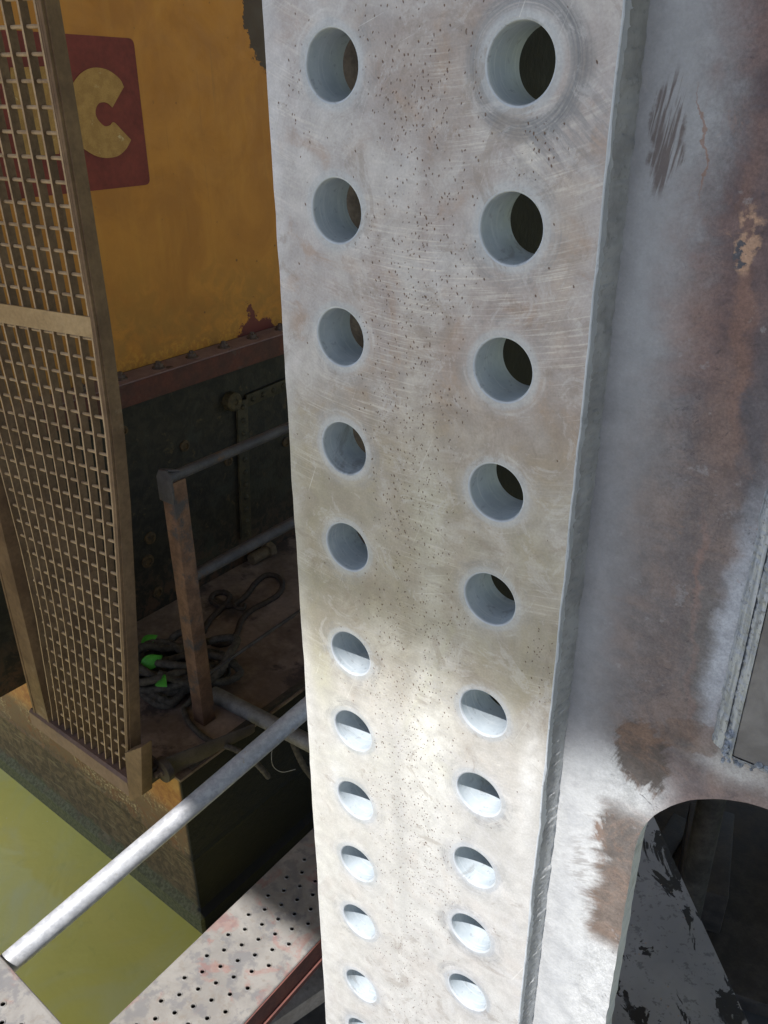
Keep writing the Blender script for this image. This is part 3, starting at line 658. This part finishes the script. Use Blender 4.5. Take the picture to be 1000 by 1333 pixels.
# ================================================================== GUARD RAIL on the deck edge
DK = DZ+.008
PR = at_z(266, 946, DK)
rail = empty('guard_rail', PR, -PSI)
tag(rail, 'dark rusty angle-iron guard rail post with three round rails standing on the barge deck edge', 'guard rail')
M_post = simple('rusty_angle_iron', (.11, .058, .036), (.21, .115, .07), 16, .75, 0, .5, 200, (.07, .06, .06), (.5, .62))
mb = MB(); tw = .046; th = .006; hh = .80
L_ = [(-tw, 0), (0, 0), (0, tw), (-th, tw), (-th, th), (-tw, th)]
mb.prism([(x-.0, y, 0) for x, y in L_], (0, 0, hh)); mb.build('post', M_post, rail, bevel=.0015)
M_rail = simple('dull_grey_rail_pipe', (.06, .055, .06), (.095, .088, .092), 25, .6, .2, .3, 200, (.12, .075, .05), (.58, .66))
mb = MB(); mb.tube([(-.012, .0, hh+.012), (-.010, .4, hh+.014), (-.006, 1.6, hh+.02)], .0145, 14)
mb.build('top_rail', M_rail, rail, smooth=True)
mb = MB(); mb.prism([(-.057, -.003, hh-.06), (.003, -.003, hh-.06), (.003, -.003, hh+.018), (-.012, -.003, hh+.034), (-.045, -.003, hh+.030), (-.057, -.003, hh+.008)], (0, .006, 0)); mb.prism([(-.045, .003, hh+.026), (-.012, .003, hh+.030), (.0, .03, hh+.024), (-.03, .03, hh+.018)], (0, 0, .006)); mb.build('post_cap', M_rail, rail, bevel=.002)
mb = MB(); mb.tube([(-.018, .01, .497), (-.018, 1.6, .500)], .017, 14); mb.build('middle_rail', M_rail, rail, smooth=True)
mb = MB(); mb.tube([(-.018, .01, .155), (-.018, 1.6, .20)], .006, 10); mb.build('lower_rod', M_rail, rail, smooth=True)

# ================================================================== GRATING GATE outboard of the hull
GB = at_z(172, 1036, .55)
gate = empty('grating_gate', (GB.x, GB.y, .55), 0)
tag(gate, 'tall brown steel grating gate with square mesh and a flat cross band beside the barge', 'grating gate')
def gl(p): return Vector(p) - Vector((GB.x, GB.y, .55))
# photo stations: (image y, x of bar 0, x of bar 6, angle of the row in plan)
ST = [(-60, 33, -104, 62), (0, 44, -82, 62), (110, 64, -50, 62), (266, 91, -18, 62), (433, 119, 22, 62), (560, 136.5, 41, 60), (660, 146.5, 62, 58.5), (766, 153.5, 84, 56), (860, 159, 97, 54), (990, 164.5, 108, 51.5), (1010, 166, 110, 51.5)]
nF = Vector((math.cos(R(58)), math.sin(R(58)), 0))     # dummy
def rowdir(a): return Vector((-math.sin(R(a)), math.cos(R(a)), 0))
GN = Vector((math.sin(R(38.5)), math.cos(R(38.5)), 0))
base0 = at_pl(164.5, 990, GB, GN)
rowsP = []
# right hand bar stands in the vertical plane through the hinge facing the camera side
gnr = Vector((-.30, 1, 0)).normalized()
for (y, x0_, x6, a) in ST:
    P0 = at_pl(x0_, y, base0, gnr); dr = rowdir(a)
    # find spacing so that bar 6 is seen at x6
    k = (x6-500)/F_PX; num = None
    f_ = lambda t: ((P0+dr*t-CAM).dot(CR)) - k*((P0+dr*t-CAM).dot(CF))
    t0, t1 = 0, .1; t = -f_(0)*(t1-t0)/(f_(t1)-f_(0))
    tab = [(.0, .0322), (.68, .0325), (1.0, .0334), (1.22, .0349), (1.44, .0366), (1.64, .0379), (1.86, .0388), (2.11, .0400), (2.33, .0412), (2.53, .0428), (9, .0428)]
    for (za, sa_), (zb_, sb_) in zip(tab[:-1], tab[1:]):
        if za <= P0.z < zb_: sp_ = sa_+(sb_-sa_)*(P0.z-za)/(zb_-za)
    rowsP.append((P0, dr, sp_))
rowsP.sort(key=lambda q: q[0].z)
def gp(k, z, depth=0):
    zs = [q[0].z for q in rowsP]
    if z <= zs[0]: i, t = 0, 0.0
    elif z >= zs[-1]: i, t = len(zs)-2, 1.0
    else:
        i = max(j for j in range(len(zs)-1) if zs[j] <= z); t = (z-zs[i])/(zs[i+1]-zs[i])
    a, b_ = rowsP[i], rowsP[i+1]
    P = a[0].lerp(b_[0], t); d_ = (a[1]*(1-t)+b_[1]*t).normalized(); s_ = a[2]*(1-t)+b_[2]*t
    nn = Vector((d_.y, -d_.x, 0)).normalized()
    if nn.dot(D1) < 0: nn = -nn
    q = P + d_*(s_*k) + nn*depth; q.z = z; return gl(q)
ztg = rowsP[-1][0].z; zbg = rowsP[0][0].z+.004
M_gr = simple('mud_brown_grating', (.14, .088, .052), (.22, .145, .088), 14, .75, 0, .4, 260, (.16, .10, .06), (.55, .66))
M_frame = simple('mud_brown_frame', (.12, .072, .043), (.19, .12, .07), 9, .7, 0, .4, 200, (.22, .16, .11), (.58, .68))
NZ = 36; KB = 15
zsamp = [zbg + (ztg-zbg)*i/NZ for i in range(NZ+1)]
zband0, zband1 = at_pl(119, 439, base0, gnr).z, at_pl(116, 412, base0, gnr).z
M_grf = simple('pale_grating_edge', (.30, .205, .125), (.43, .305, .19), 30, .7, 0, .3, 260, (.20, .13, .08), (.6, .7))
def barmesh(mb, k, w_=.0045, dep=.021, front=0, zs=zsamp):
    dk = .5*w_/max(.02, rowsP[5][2]); vs = []
    for z in zs: vs += [gp(k-dk, z, front), gp(k+dk, z, front), gp(k+dk, z, front+dep), gp(k-dk, z, front+dep)]
    n = len(zs)
    mb.add(vs, [(i*4+j, i*4+(j+1) % 4, (i+1)*4+(j+1) % 4, (i+1)*4+j) for i in range(n-1) for j in range(4)] + [(0, 1, 2, 3), tuple((n-1)*4+j for j in (3, 2, 1, 0))])
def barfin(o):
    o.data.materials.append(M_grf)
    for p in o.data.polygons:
        if p.normal.dot(D1) < -.6: p.material_index = 1  # outward-turned faces get the paler brown
for k in range(KB):
    if k > 10.5:                                    # left ones run only above the left post
        continue
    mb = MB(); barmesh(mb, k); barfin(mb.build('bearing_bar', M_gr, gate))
for k in range(11, 15):
    def _pxx(z, k=k):
        q = gp(k, z) + Vector((GB.x, GB.y, .55)) - CAM; return 500 + F_PX*q.dot(CR)/q.dot(CF)
    zk = zsamp if k == 11 else [z for z in zsamp if _pxx(z) < -6]
    if len(zk) < 2: continue
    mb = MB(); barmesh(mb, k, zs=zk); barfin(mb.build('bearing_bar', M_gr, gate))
# cross rods
def gz(px, py): return at_pl(px, py, base0, gnr).z
dzr = (gz(64, 70) - gz(69.8, 105.5))
z = gz(64, 70); zr = []
zz_ = z
while zz_ < ztg: zr.append(zz_); zz_ += dzr
zz_ = z-dzr
while zz_ > zbg+.02: zr.append(zz_); zz_ -= dzr
for z in zr:
    if zband0-.004 < z < zband1+.004: continue
    kk = 14.3 if z > 1.25 else 10.6
    mb = MB(); pts = [gp(-.35+(kk+.35)*i/8, z, .011) for i in range(9)]; mb.tube(pts, .0040, 7); mb.build('cross_rod', M_grf, gate, smooth=True)
# flat band across
mb = MB(); vs = []
for i in range(9):
    k = -.55 + 15.4*i/8
    vs += [gp(k, zband0, -.004), gp(k, zband1, -.004), gp(k, zband1, .002), gp(k, zband0, .002)]
mb.add(vs, [(i*4+j, i*4+(j+1) % 4, (i+1)*4+(j+1) % 4, (i+1)*4+j) for i in range(8) for j in range(4)] + [(0, 1, 2, 3), (32+3, 32+2, 32+1, 32)])
mb.build('cross_band', simple('tan_flat_bar', (.40, .28, .155), (.33, .225, .12), 12, .7, 0, .3, 200), gate)
# right post: angle with thin bright arris
def post(mb, k0, k1, zs, front, dep, taper=None):
    vs = []
    for z in zs: vs += [gp(k0, z, front), gp(k1, z, front), gp(k1, z, front+dep), gp(k0, z, front+dep)]
    n = len(zs)
    mb.add(vs, [(i*4+j, i*4+(j+1) % 4, (i+1)*4+(j+1) % 4, (i+1)*4+j) for i in range(n-1) for j in range(4)] + [(0, 1, 2, 3), tuple((n-1)*4+j for j in (3, 2, 1, 0))])
zs2 = [zbg-.05 + (ztg-zbg+.05)*i/NZ for i in range(NZ+1)]
mb = MB(); post(mb, -.42, -.30, zs2, -.008, .030); post(mb, -.4199, -.58, zs2, -.0075, .026); mb.build('side_post', M_frame, gate)
mb = MB(); vs = []
for z in zs2: vs += [gp(-.5801, z, .000), gp(-.5801, z, .034), gp(-.66, z, .034), gp(-.66, z, .000)]
n = len(zs2); mb.add(vs, [(i*4+j, i*4+(j+1) % 4, (i+1)*4+(j+1) % 4, (i+1)*4+j) for i in range(n-1) for j in range(4)] + [(0, 1, 2, 3), tuple((n-1)*4+j for j in (3, 2, 1, 0))])
mb.build('side_post', M_frame, gate)
# left post: plain upright angle
zlo, zhi = zbg-.03, zbg+.80
def lpost(k0, k1, f0, f1):
    d_ = Vector((0, 0, zhi-zlo)); mb = MB()
    def fix(k, f): q = gp(k, zbg, f); q.z = zlo-.55; return q
    mb.prism([fix(k0, f0), fix(k1, f0), fix(k1, f1), fix(k0, f1)], d_); return mb
lpost(11.15, 11.45, -.010, .04).build('side_post', M_frame, gate)
lpost(11.4501, 13.3, -.009, .001).build('side_post', M_frame, gate)
lpost(13.3001, 13.6, -.011, .04).build('side_post', M_frame, gate)
# bottom angle
mb = MB(); vs = []
nb_ = 14
for i in range(nb_+1):
    k = -.6 + (14.2+.6)*i/nb_
    vs += [gp(k, zbg-.001, .035), gp(k, zbg-.001, -.008), gp(k, zbg-.008, -.016), gp(k, zbg-.058, -.016), gp(k, zbg-.058, -.006), gp(k, zbg-.012, .035)]
mb.add(vs, [(i*6+j, i*6+(j+1) % 6, (i+1)*6+(j+1) % 6, (i+1)*6+j) for i in range(nb_) for j in range(6)] + [tuple(range(6)), tuple(nb_*6+j for j in range(5, -1, -1))])
M_bot = simple('purple_brown_angle', (.17, .105, .085), (.22, .145, .11), 8, .6, 0, .3, 160, (.15, .10, .09), (.5, .6))
mb.build('bottom_rail', M_bot, gate)
# hinge: knuckle bracket, lug and arm onto the deck
q = gp(-.45, zbg, 0); kz = zbg
mb = MB(); pA = [at_pl(170, 975, GB, GN), at_pl(192, 967, GB+GN*.0, GN), at_pl(193, 1030, GB, GN), at_pl(176, 1038, GB, GN)]
mb.prism([gl(p - GN*.020) for p in pA], GN*.035); mb.build('hinge_bracket', M_frame, gate, bevel=.003)
pc = at_pl(214, 1001, GB - GN*.0 + GN*.06, GN); mb = MB()
mb.lathe(gl(pc) - GN*.012, GN, [(0, .036), (.020, .036)], 28)
a_, b__ = gl(pc), gl(at_z(330, 950, DK+.02)); dv = (b__-a_); dn_ = dv.normalized(); upv = Vector((0, 0, 1)); side = dn_.cross(upv).normalized(); upv = side.cross(dn_)
mb.prism([a_+upv*.036-GN*.011, a_-upv*.034-GN*.011, b__-upv*.012-GN*.011, b__+upv*.020-GN*.011], GN*.018)
M_arm = simple('dark_hinge_steel', (.055, .042, .038), (.09, .07, .06), 20, .6)
mb.build('hinge_arm', M_arm, gate, bevel=.002)
mb = MB(); mb.lathe(gl(pc)-GN*.034, GN, [(0, .006), (.002, .009), (.02, .009)], 6); mb.lathe(gl(pc)-GN*.018, GN, [(0, .014), (.006, .015)], 16); mb.build('hinge_pin', M_bolt, gate)
mb = MB(); mb.box(gl(at_pl(196, 1002, GB+GN*.04, GN)), (.05, .05, .05), (B2, B1, Vector((0, 0, 1)))); mb.build('hinge_block', M_arm, gate, bevel=.004)

# ================================================================== SCAFFOLD TUBES
def mat_galv():
    g = NG('galvanised_tube'); n = g.noise(14, 6, .7, None, .6); n2 = g.noise(60, 5, .7); n3 = g.noise(1, 3, .6, g.map(sc=(5, 5, 5)))
    c = g.mix(g.step(n2, .38, .62), (.28, .285, .30), (.38, .385, .40)); c = g.mix(g.mul(g.step(n, .52, .64), .45), c, (.22, .22, .225))
    c = g.mix(g.mul(g.step(g.noise(35, 6, .7, g.map(loc=(1, 4, 2))), .62, .68), .6), c, (.30, .24, .17))
    return g.done(c, .5, .15, g.bump(n2, .25, .001), .5)
M_galv = mat_galv()
pA, pB = at_d(26, 1241, 1.66), at_d(395, 925, 1.98)
dT = (pB-pA).normalized(); pA2 = pA - dT*.035; pB2 = pB + dT*1.6
t = empty('scaffold_tube', pA2); tag(t, 'long pale galvanised scaffold tube crossing over the water to behind the steel column', 'scaffold tube')
mb = MB(); mb.lathe((0, 0, 0), dT, [(0, .0195), (0.001, .0218), (.5, .0218), (1.0, .0218), ((pB2-pA2).length, .0218)], 40); mb.build('tube', M_galv, t, smooth=True)
p1, p2 = at_z(278, 903, DZ+.034), at_z(400, 966, DZ+.030)
d_ = (p2-p1).normalized(); mb = MB(); mb.tube([(0, 0, 0), d_*.5, d_*1.3], .024, 24)
M_galv2 = simple('weathered_grey_tube', (.15, .14, .13), (.24, .225, .21), 30, .6, .2, .3, 160, (.12, .10, .08), (.55, .65))
o = mb.build('scaffold_tube', M_galv2, smooth=True); o.location = p1
tag(o, 'dull brownish grey tube lying across the barge deck edge beside the rail post foot', 'scaffold tube')

# ================================================================== PERFORATED PLANKS
M_blk = simple('black_frame_and_hole_shade', (.020, .018, .018), (.045, .038, .034), 20, .6)
def mat_plank(name, red=True, sc=1):
    g = NG(name); n = g.noise(9, 6, .65, None, .6); n2 = g.noise(34, 6, .7); n3 = g.noise(160, 4, .6)
    c = g.mix(g.step(n, .35, .65), (.20, .19, .178), (.27, .258, .24)); c = g.mix(g.mul(g.step(n2, .52, .64), .5), c, (.18, .155, .13))
    c = g.mix(g.mul(g.step(g.noise(22, 5, .65, g.map(loc=(4, 2, 2))), .50, .40), .6), c, (.13, .13, .14))
    rr = g.step(g.noise(13, 5, .6, g.map(loc=(7, 3, 2)), .9), .53, .62); rr = g.mul(rr, g.step(n2, .36, .5))
    c = g.mix(g.mul(rr, .38), c, (.27, .10, .08))
    return g.done(c, .5, .25, g.bump(n3, .3, .0008), .4)
M_plank = mat_plank('scuffed_walkway_steel')
def plank(name, origin, ax, width, L0, L1, drop, colx, pitch, off, label, r=.0042, mat=None):
    """ax = direction along; width to its right; surface at origin.z"""
    along = Vector(ax).normalized(); rz = math.atan2(-along.x, along.y)
    e = empty(name, origin, rz)                      # local y = along, x = right
    tag(e, label, 'walkway plank', 'perforated steel walkway planks')
    m = MB(); T = .002
    ff = lambda v: (v[0], v[2], -v[1])               # drilled works in x,z with y depth
    xs = [.006] + [(a+b_)/2 for a, b_ in zip(colx[:-1], colx[1:])] + [width-.006]
    cols = []
    for i, cx in enumerate(colx):
        zc = L0 + ((i % 2)*pitch/2 + off); cells = []; zlast = L0
        k = 0
        while zc + pitch*k + pitch/2 < L1:
            c_ = zc+pitch*k; z0 = L0 if k == 0 else c_-pitch/2
            if c_ - pitch/2 >= L0 or k == 0:
                if c_-L0 > r*2.2: cells.append((z0, c_+pitch/2, cx, c_, r))
                else: cells.append((z0, c_+pitch/2, 0, 0, 0))
                zlast = c_+pitch/2
            k += 1
        if zlast < L1: cells.append((zlast, L1, 0, 0, 0))
        cols.append((xs[i], xs[i+1], cells))
    cols2 = cols
    mk = drilled(m, cols2, T, ff, seg=14, chamf=.0012)
    # raised collars
    for x0_, x1_, cells in cols:
        for z0, z1, cx, cz, rr in cells:
            if rr: m.lathe_ring = None
            if rr:
                n = 14; prof_ = [(r+.0001, -.001), (r+.0003, .0011), (r+.0012, .0013), (r+.0022, .0002)]
                vs = [(cx+math.cos(2*math.pi*j/n)*q, cz+math.sin(2*math.pi*j/n)*q, h) for q, h in prof_ for j in range(n)]
                fs = [(i*n+j, i*n+(j+1) % n, (i+1)*n+(j+1) % n, (i+1)*n+j) for i in range(3) for j in range(n)]
                m.add(vs, fs)
    # rolled long edges and side flanges
    for s_, x in ((1, width), (-1, 0)):
        pf = [(x-s_*.006, 0), (x-s_*.002, -.0008), (x, -.003), (x, -drop), (x-s_*.012, -drop), (x-s_*.012, -drop+.002), (x-s_*.002, -drop+.002), (x-s_*.002, -.004), (x-s_*.006, -.002)]
        m.add([(a, L0, z) for a, z in pf] + [(a, L1, z) for a, z in pf], [(i, (i+1) % 9, 9+(i+1) % 9, 9+i) for i in range(9)])
    lm = MB(); lm.box((width/2, (L0+L1)/2, -.024), (width-.03, L1-L0-.02, .002)); lm.build('hole_shade_sheet', M_blk, e)  # dark sheet added so the plank holes look shaded
    # end cap
    m.box((width/2, L0+.0005, -drop/2-.001), (width-.006, .002, drop-.004))
    o = m.build('deck_plate', mat or M_plank, e)
    return e
PZ = .72
A0 = at_z(140, 1333, PZ); a37 = R(37.2); av = Vector((math.sin(a37), math.cos(a37), 0))
e = plank('walkway_plank', A0, av, .208, -.62, 1.9, .055, [.047, .066, .087, .106, .1255, .146, .165], .0605, .0605-.0137, 'grey perforated steel walkway plank with faded red marks, half in sunlight beside the column foot')
rb = simple('red_brown_side', (.17, .065, .05), (.11, .05, .045), 14, .6)
mb = MB(); mb.box((.2095, .64, -.030), (.003, 2.5, .050)); o = mb.build('side_channel', rb, e)
mb = MB(); mb.box((.2125, .64, -.060), (.010, 2.5, .012)); mb.build('side_channel', rb, e)
BZ = .865
B0 = at_z(0, 1243, BZ); dirb = (at_z(80, 1331, BZ)-B0).normalized()
rt = Vector((dirb.y, -dirb.x, 0))                      # right of travel = toward the camera
M_plank2 = M_plank
plank('walkway_plank', B0, dirb, .24, -.6, .62, .03, [.047, .066, .087, .106, .1255, .146, .165, .186], .0605, .03, 'sun-bleached perforated steel plank with pink paint at the lower left corner of the photo')

# ================================================================== ROPES AND SMALL THINGS ON THE DECK
M_rope = simple('grimy_dark_rope', (.045, .038, .032), (.10, .085, .07), 60, .9, 0, .6, 500)
def rope(mb, pts, r=.010, twist=150): mb.tube(smoothpath(pts, 14), r, 14, True, twist, .22)
mb = MB(); rnd = random.Random(3)
def dk(px, py, h=.012): return at_z(px, py, DK+h)
cen = dk(225, 893, .0)
for i in range(11):
    ph = rnd.uniform(0, 6.28); a_, b_ = rnd.uniform(.06, .16), rnd.uniform(.045, .105); c0 = cen + Vector((rnd.uniform(-.045, .06), rnd.uniform(-.05, .06), 0)); hz = .014+.011*i
    pts = []
    for j in range(11):
        t_ = ph + j*.62; w_ = 1+.18*math.sin(2.3*t_+i)
        pts.append(c0 + Vector((a_*math.cos(t_)*w_, b_*math.sin(t_)*w_, hz*(.5+.5*math.sin(t_*1.1+i)**2)+.004)))
    rope(mb, pts, .0105)
rope(mb, [dk(262, 895, .03), dk(246, 915, .02), dk(240, 922), dk(245, 938), dk(262, 957), dk(282, 968, .012), dk(300, 973, .012), dk(316, 981, -.004), dk(335, 995, -.03), dk(350, 1012, -.08)], .0075)
o = mb.build('rope_coil', M_rope, smooth=True); tag(o, 'tangled heap of dark mooring rope on the barge deck between gate and rail post', 'rope')
mb = MB()
def z3(x, y, h=.008): return dk(150+.36*x, 520+.36*y, h)
pts = [z3(*p) for p in ((318, 842), (340, 800), (372, 768), (400, 742), (414, 712), (392, 697), (358, 704), (348, 726), (372, 744), (410, 748), (440, 735), (476, 706), (508, 664), (545, 636), (585, 640), (605, 668), (590, 704), (545, 734), (490, 764), (456, 800), (440, 845), (415, 876), (380, 886), (352, 880))]
mb.tube(smoothpath(pts, 8), .0095, 12, True, 150, .15)
mb.tube(smoothpath([z3(430, 742, .016), z3(440, 755, .022), z3(462, 757, .016), z3(468, 742, .010)], 6), .007, 10)
o = mb.build('rope_loop', simple('stiff_brown_rope', (.04, .028, .022), (.07, .05, .04), 80, .85), smooth=True); tag(o, 'thin stiff brown rope laid in an open loop on the deck behind the rail post', 'rope')
mb = MB(); pts = [dk(281, 862, .05), dk(276, 873, .03), dk(283, 885, .02), dk(296, 880, .02), dk(297, 868, .03), dk(287, 862, .04), dk(279, 870, .05), dk(284, 880, .045), dk(293, 873, .05)]
mb.tube(smoothpath(pts, 8), .006, 10, True, 200, .2); o = mb.build('rope_knot', M_rope, smooth=True); tag(o, 'small dark knot of rope beside the foot of the rail post', 'rope')
bp = dk(327, 729, .026); bd = (dk(356, 712, .026)-bp).normalized()
mb = MB(); mb.lathe((0, 0, 0), bd, [(0, .021), (.002, .023), (.085, .023), (.087, .020)], 20); mb.lathe(bd*.087, bd, [(0, .034), (.03, .034)], 6)
o = mb.build('loose_bolt', simple('brown_big_bolt', (.09, .06, .035), (.14, .10, .06), 40, .7), bevel=.002); o.location = bp; tag(o, 'large brown hex bolt lying on the deck under the middle rail', 'bolt')
M_leaf = simple('fresh_leaf', (.06, .30, .03), (.09, .40, .045), 30, .5, 0, .3, 100)
def leaf(px, py, L, ang, tilt, lab):
    p = dk(px, py, .10); m = MB(); n = 9; vs = []
    for i in range(n):
        t_ = i/(n-1); w_ = .30*L*math.sin(math.pi*t_**.8)+.0004
        for s_ in (-1, 0, 1): vs.append((L*t_, s_*w_, .12*L*math.sin(t_*2.6) + abs(s_)*w_*.35))
    m.add(vs, [(i*3+j, i*3+j+1, (i+1)*3+j+1, (i+1)*3+j) for i in range(n-1) for j in range(2)])
    o = m.build('leaf', M_leaf, smooth=True); o.location = p; o.rotation_euler = (tilt, -.2, ang)
    md = o.modifiers.new('thick', 'SOLIDIFY'); md.thickness = .0006
    return tag(o, lab, 'leaf', 'green leaves in the rope')
leaf(184, 842, .062, .75, .35, 'long bright green leaf pointing up-right above the rope heap')
leaf(182, 868, .075, .5, 1.0, 'broad bright green leaf against the gate post at the left of the rope heap')
leaf(209, 884, .07, -1.0, .6, 'bright green leaf folded into the middle of the rope heap')

# rope hanging from the lower grey tube and thin wire
tp = p1 + d_*((at_z(378, 955, DZ+.03)-p1).length)
mb = MB(); rope(mb, [(0, 0, 0), (.008, .003, -.05), (.03, .008, -.13), (.07, .01, -.22), (.10, .01, -.36), (.11, .02, -.55)], .008)
mb.tube(smoothpath([(-.03, -.0, .022), (0, 0, .030), (.02, .01, .0)], 6), .006, 10)
o = mb.build('hanging_rope', M_rope, smooth=True); o.location = tp; tag(o, 'dark rope hanging down from the dull grey tube next to the column', 'rope')
mb = MB(); mb.tube(smoothpath([(-.0, 0, .0), (-.03, -.02, -.03), (-.035, -.03, -.09), (-.01, -.03, -.12), (.03, -.02, -.12)], 8), .0011, 6)
o = mb.build('thin_wire', simple('pale_wire', (.35, .33, .3), (.25, .24, .22), 30), smooth=True); o.location = tp - Vector((.02, 0, 0)); tag(o, 'thin pale bent wire dangling beside the hanging rope', 'wire')

# ================================================================== THINGS BELOW, AT THE FOOT OF THE COLUMN
M_wood = simple('sun_bleached_timber', (.40, .33, .27), (.30, .24, .19), 14, .8, 0, .5, 120, (.15, .12, .10), (.56, .66))
mb = MB(); c0 = at_z(367, 1316, .45); ad = (at_z(395, 1297, .45)-c0).normalized(); mb.box((0, 0, 0), (.46, .055, .05), (ad, Vector((-ad.y, ad.x, 0)), Vector((0, 0, 1))))
o = mb.build('timber_batten', M_wood, bevel=.003); o.location = c0; tag(o, 'short pale sunlit timber batten low down left of the column bottom edge', 'timber batten')
M_blk = simple('black_frame_and_hole_shade', (.020, .018, .018), (.045, .038, .034), 20, .6)
fr = empty('staging', at_z(455, 1290, .38)); fr.rotation_euler = (0, 0, -PSI); tag(fr, 'dark steel frame of beams below the walkway plank at the column foot', 'scaffold frame')
mb = MB()
for yy, zz in ((0, 0), (.16, -.01), (.42, 0)): mb = MB(); mb.box((.14, yy, zz), (.66, .05, .06)); mb.build('cross_beam', M_blk, fr, bevel=.004)
mb = MB()
for xx in (-.17, .10, .42): mb = MB(); mb.box((xx, .1, -.07), (.06, 1.9, .07)); mb.build('long_beam', M_blk, fr, bevel=.004)
mb = MB(); mb.box((1.25, -1.0, -.16), (2.84, 4.1, .02)); mb.build('tray', simple('grimy_steel_tray', (.10, .095, .09), (.17, .16, .155), 8), fr)  # widened out of view to block green bounce off the water
for (px, py) in ((335, 1312), (352, 1318)):
    pass

# ---- beyond the cut-out
def mat_peel():
    g = NG('peeling_slate_paint'); n = g.noise(5, 5, .6, None, .4); n3 = g.noise(150, 4)
    c = g.mix(g.step(n, .35, .65), (.21, .215, .24), (.28, .285, .31))
    pn = g.noise(20, 6, .62, g.map(rot=(0, 0, .6), sc=(1, .55, 1)), .7)
    m = g.step(g.add(pn, g.mul(g.sub(n, .5), .25)), .545, .56)
    c = g.mix(m, c, (.018, .018, .022)); c = g.mix(g.step(g.vor(45), .07, .04), c, (.32, .24, .20))
    c = g.mix(g.mul(g.step(g.noise(70, 5, .7), .56, .62), .5), c, (.06, .06, .075))
    return g.done(c, .55, .1, g.bump(g.sub(n3, m), .4, .001), .4)
KZ = 1.05
a_, b_ = at_z(850, 1060, KZ), at_z(975, 1333, KZ); dd_ = (a_-b_).normalized(); lf = Vector((-dd_.y, dd_.x, 0))
mb = MB(); mb.box((0, 0, 0), (3.0, .42, .016), (dd_, lf, Vector((0, 0, 1)))); mb.box(-Vector((0, 0, .10)), (2.2, .014, .18), (dd_, lf, Vector((0, 0, 1))))
mb.box(-Vector((0, 0, .199)), (2.2, .28, .016), (dd_, lf, Vector((0, 0, 1))))
o = mb.build('steel_beam', mat_peel(), bevel=.0015); o.location = b_ + dd_*.9 - lf*(-.21); o.location.z = KZ-.008
tag(o, 'slate grey steel beam with peeling black paint patches, seen through the rounded cut-out', 'steel beam')
M_pale = simple('mottled_concrete_post', (.05, .045, .04), (.02, .019, .017), 25, .8, 0, .5, 120, (.03, .03, .025), (.55, .6))
mb = MB(); pz = at_z(918, 1120, .75); mb.tube([(0, 0, -.9), (.005, .03, -.3), (.01, .06, .5)], .030, 18)
o = mb.build('mooring_pile', M_pale, smooth=True); o.location = pz; tag(o, 'dim mottled pale post standing in the dark behind the rounded cut-out', 'post')
M_rd = simple('dark_red_drum', (.16, .02, .02), (.10, .015, .015), 20, .5)
mb = MB(); pz = at_z(1010, 1075, .3); mb.lathe((0, 0, -.35), (0, 0, 1), [(0, .10), (.01, .105), (.12, .10), (.125, .106), (.24, .10), (.25, .106), (.34, .105), (.35, .095)], 32)
o = mb.build('red_drum', M_rd, smooth=True); o.location = pz; tag(o, 'dark red drum at the right edge in the shadows past the rounded cut-out', 'drum')
mb = MB(); c_ = at_z(960, 1200, .35); mb.box((0, .25, -.04), (.9, .9, .05)); mb.box((-.1, .1, .06), (.12, .3, .14)); mb.box((.22, .3, .05), (.2, .16, .12))
o = mb.build('work_raft', M_blk, bevel=.006); o.location = c_; o.rotation_euler = (0, 0, -.4); tag(o, 'black work float with boxes in deep shade below the cut-out', 'raft')
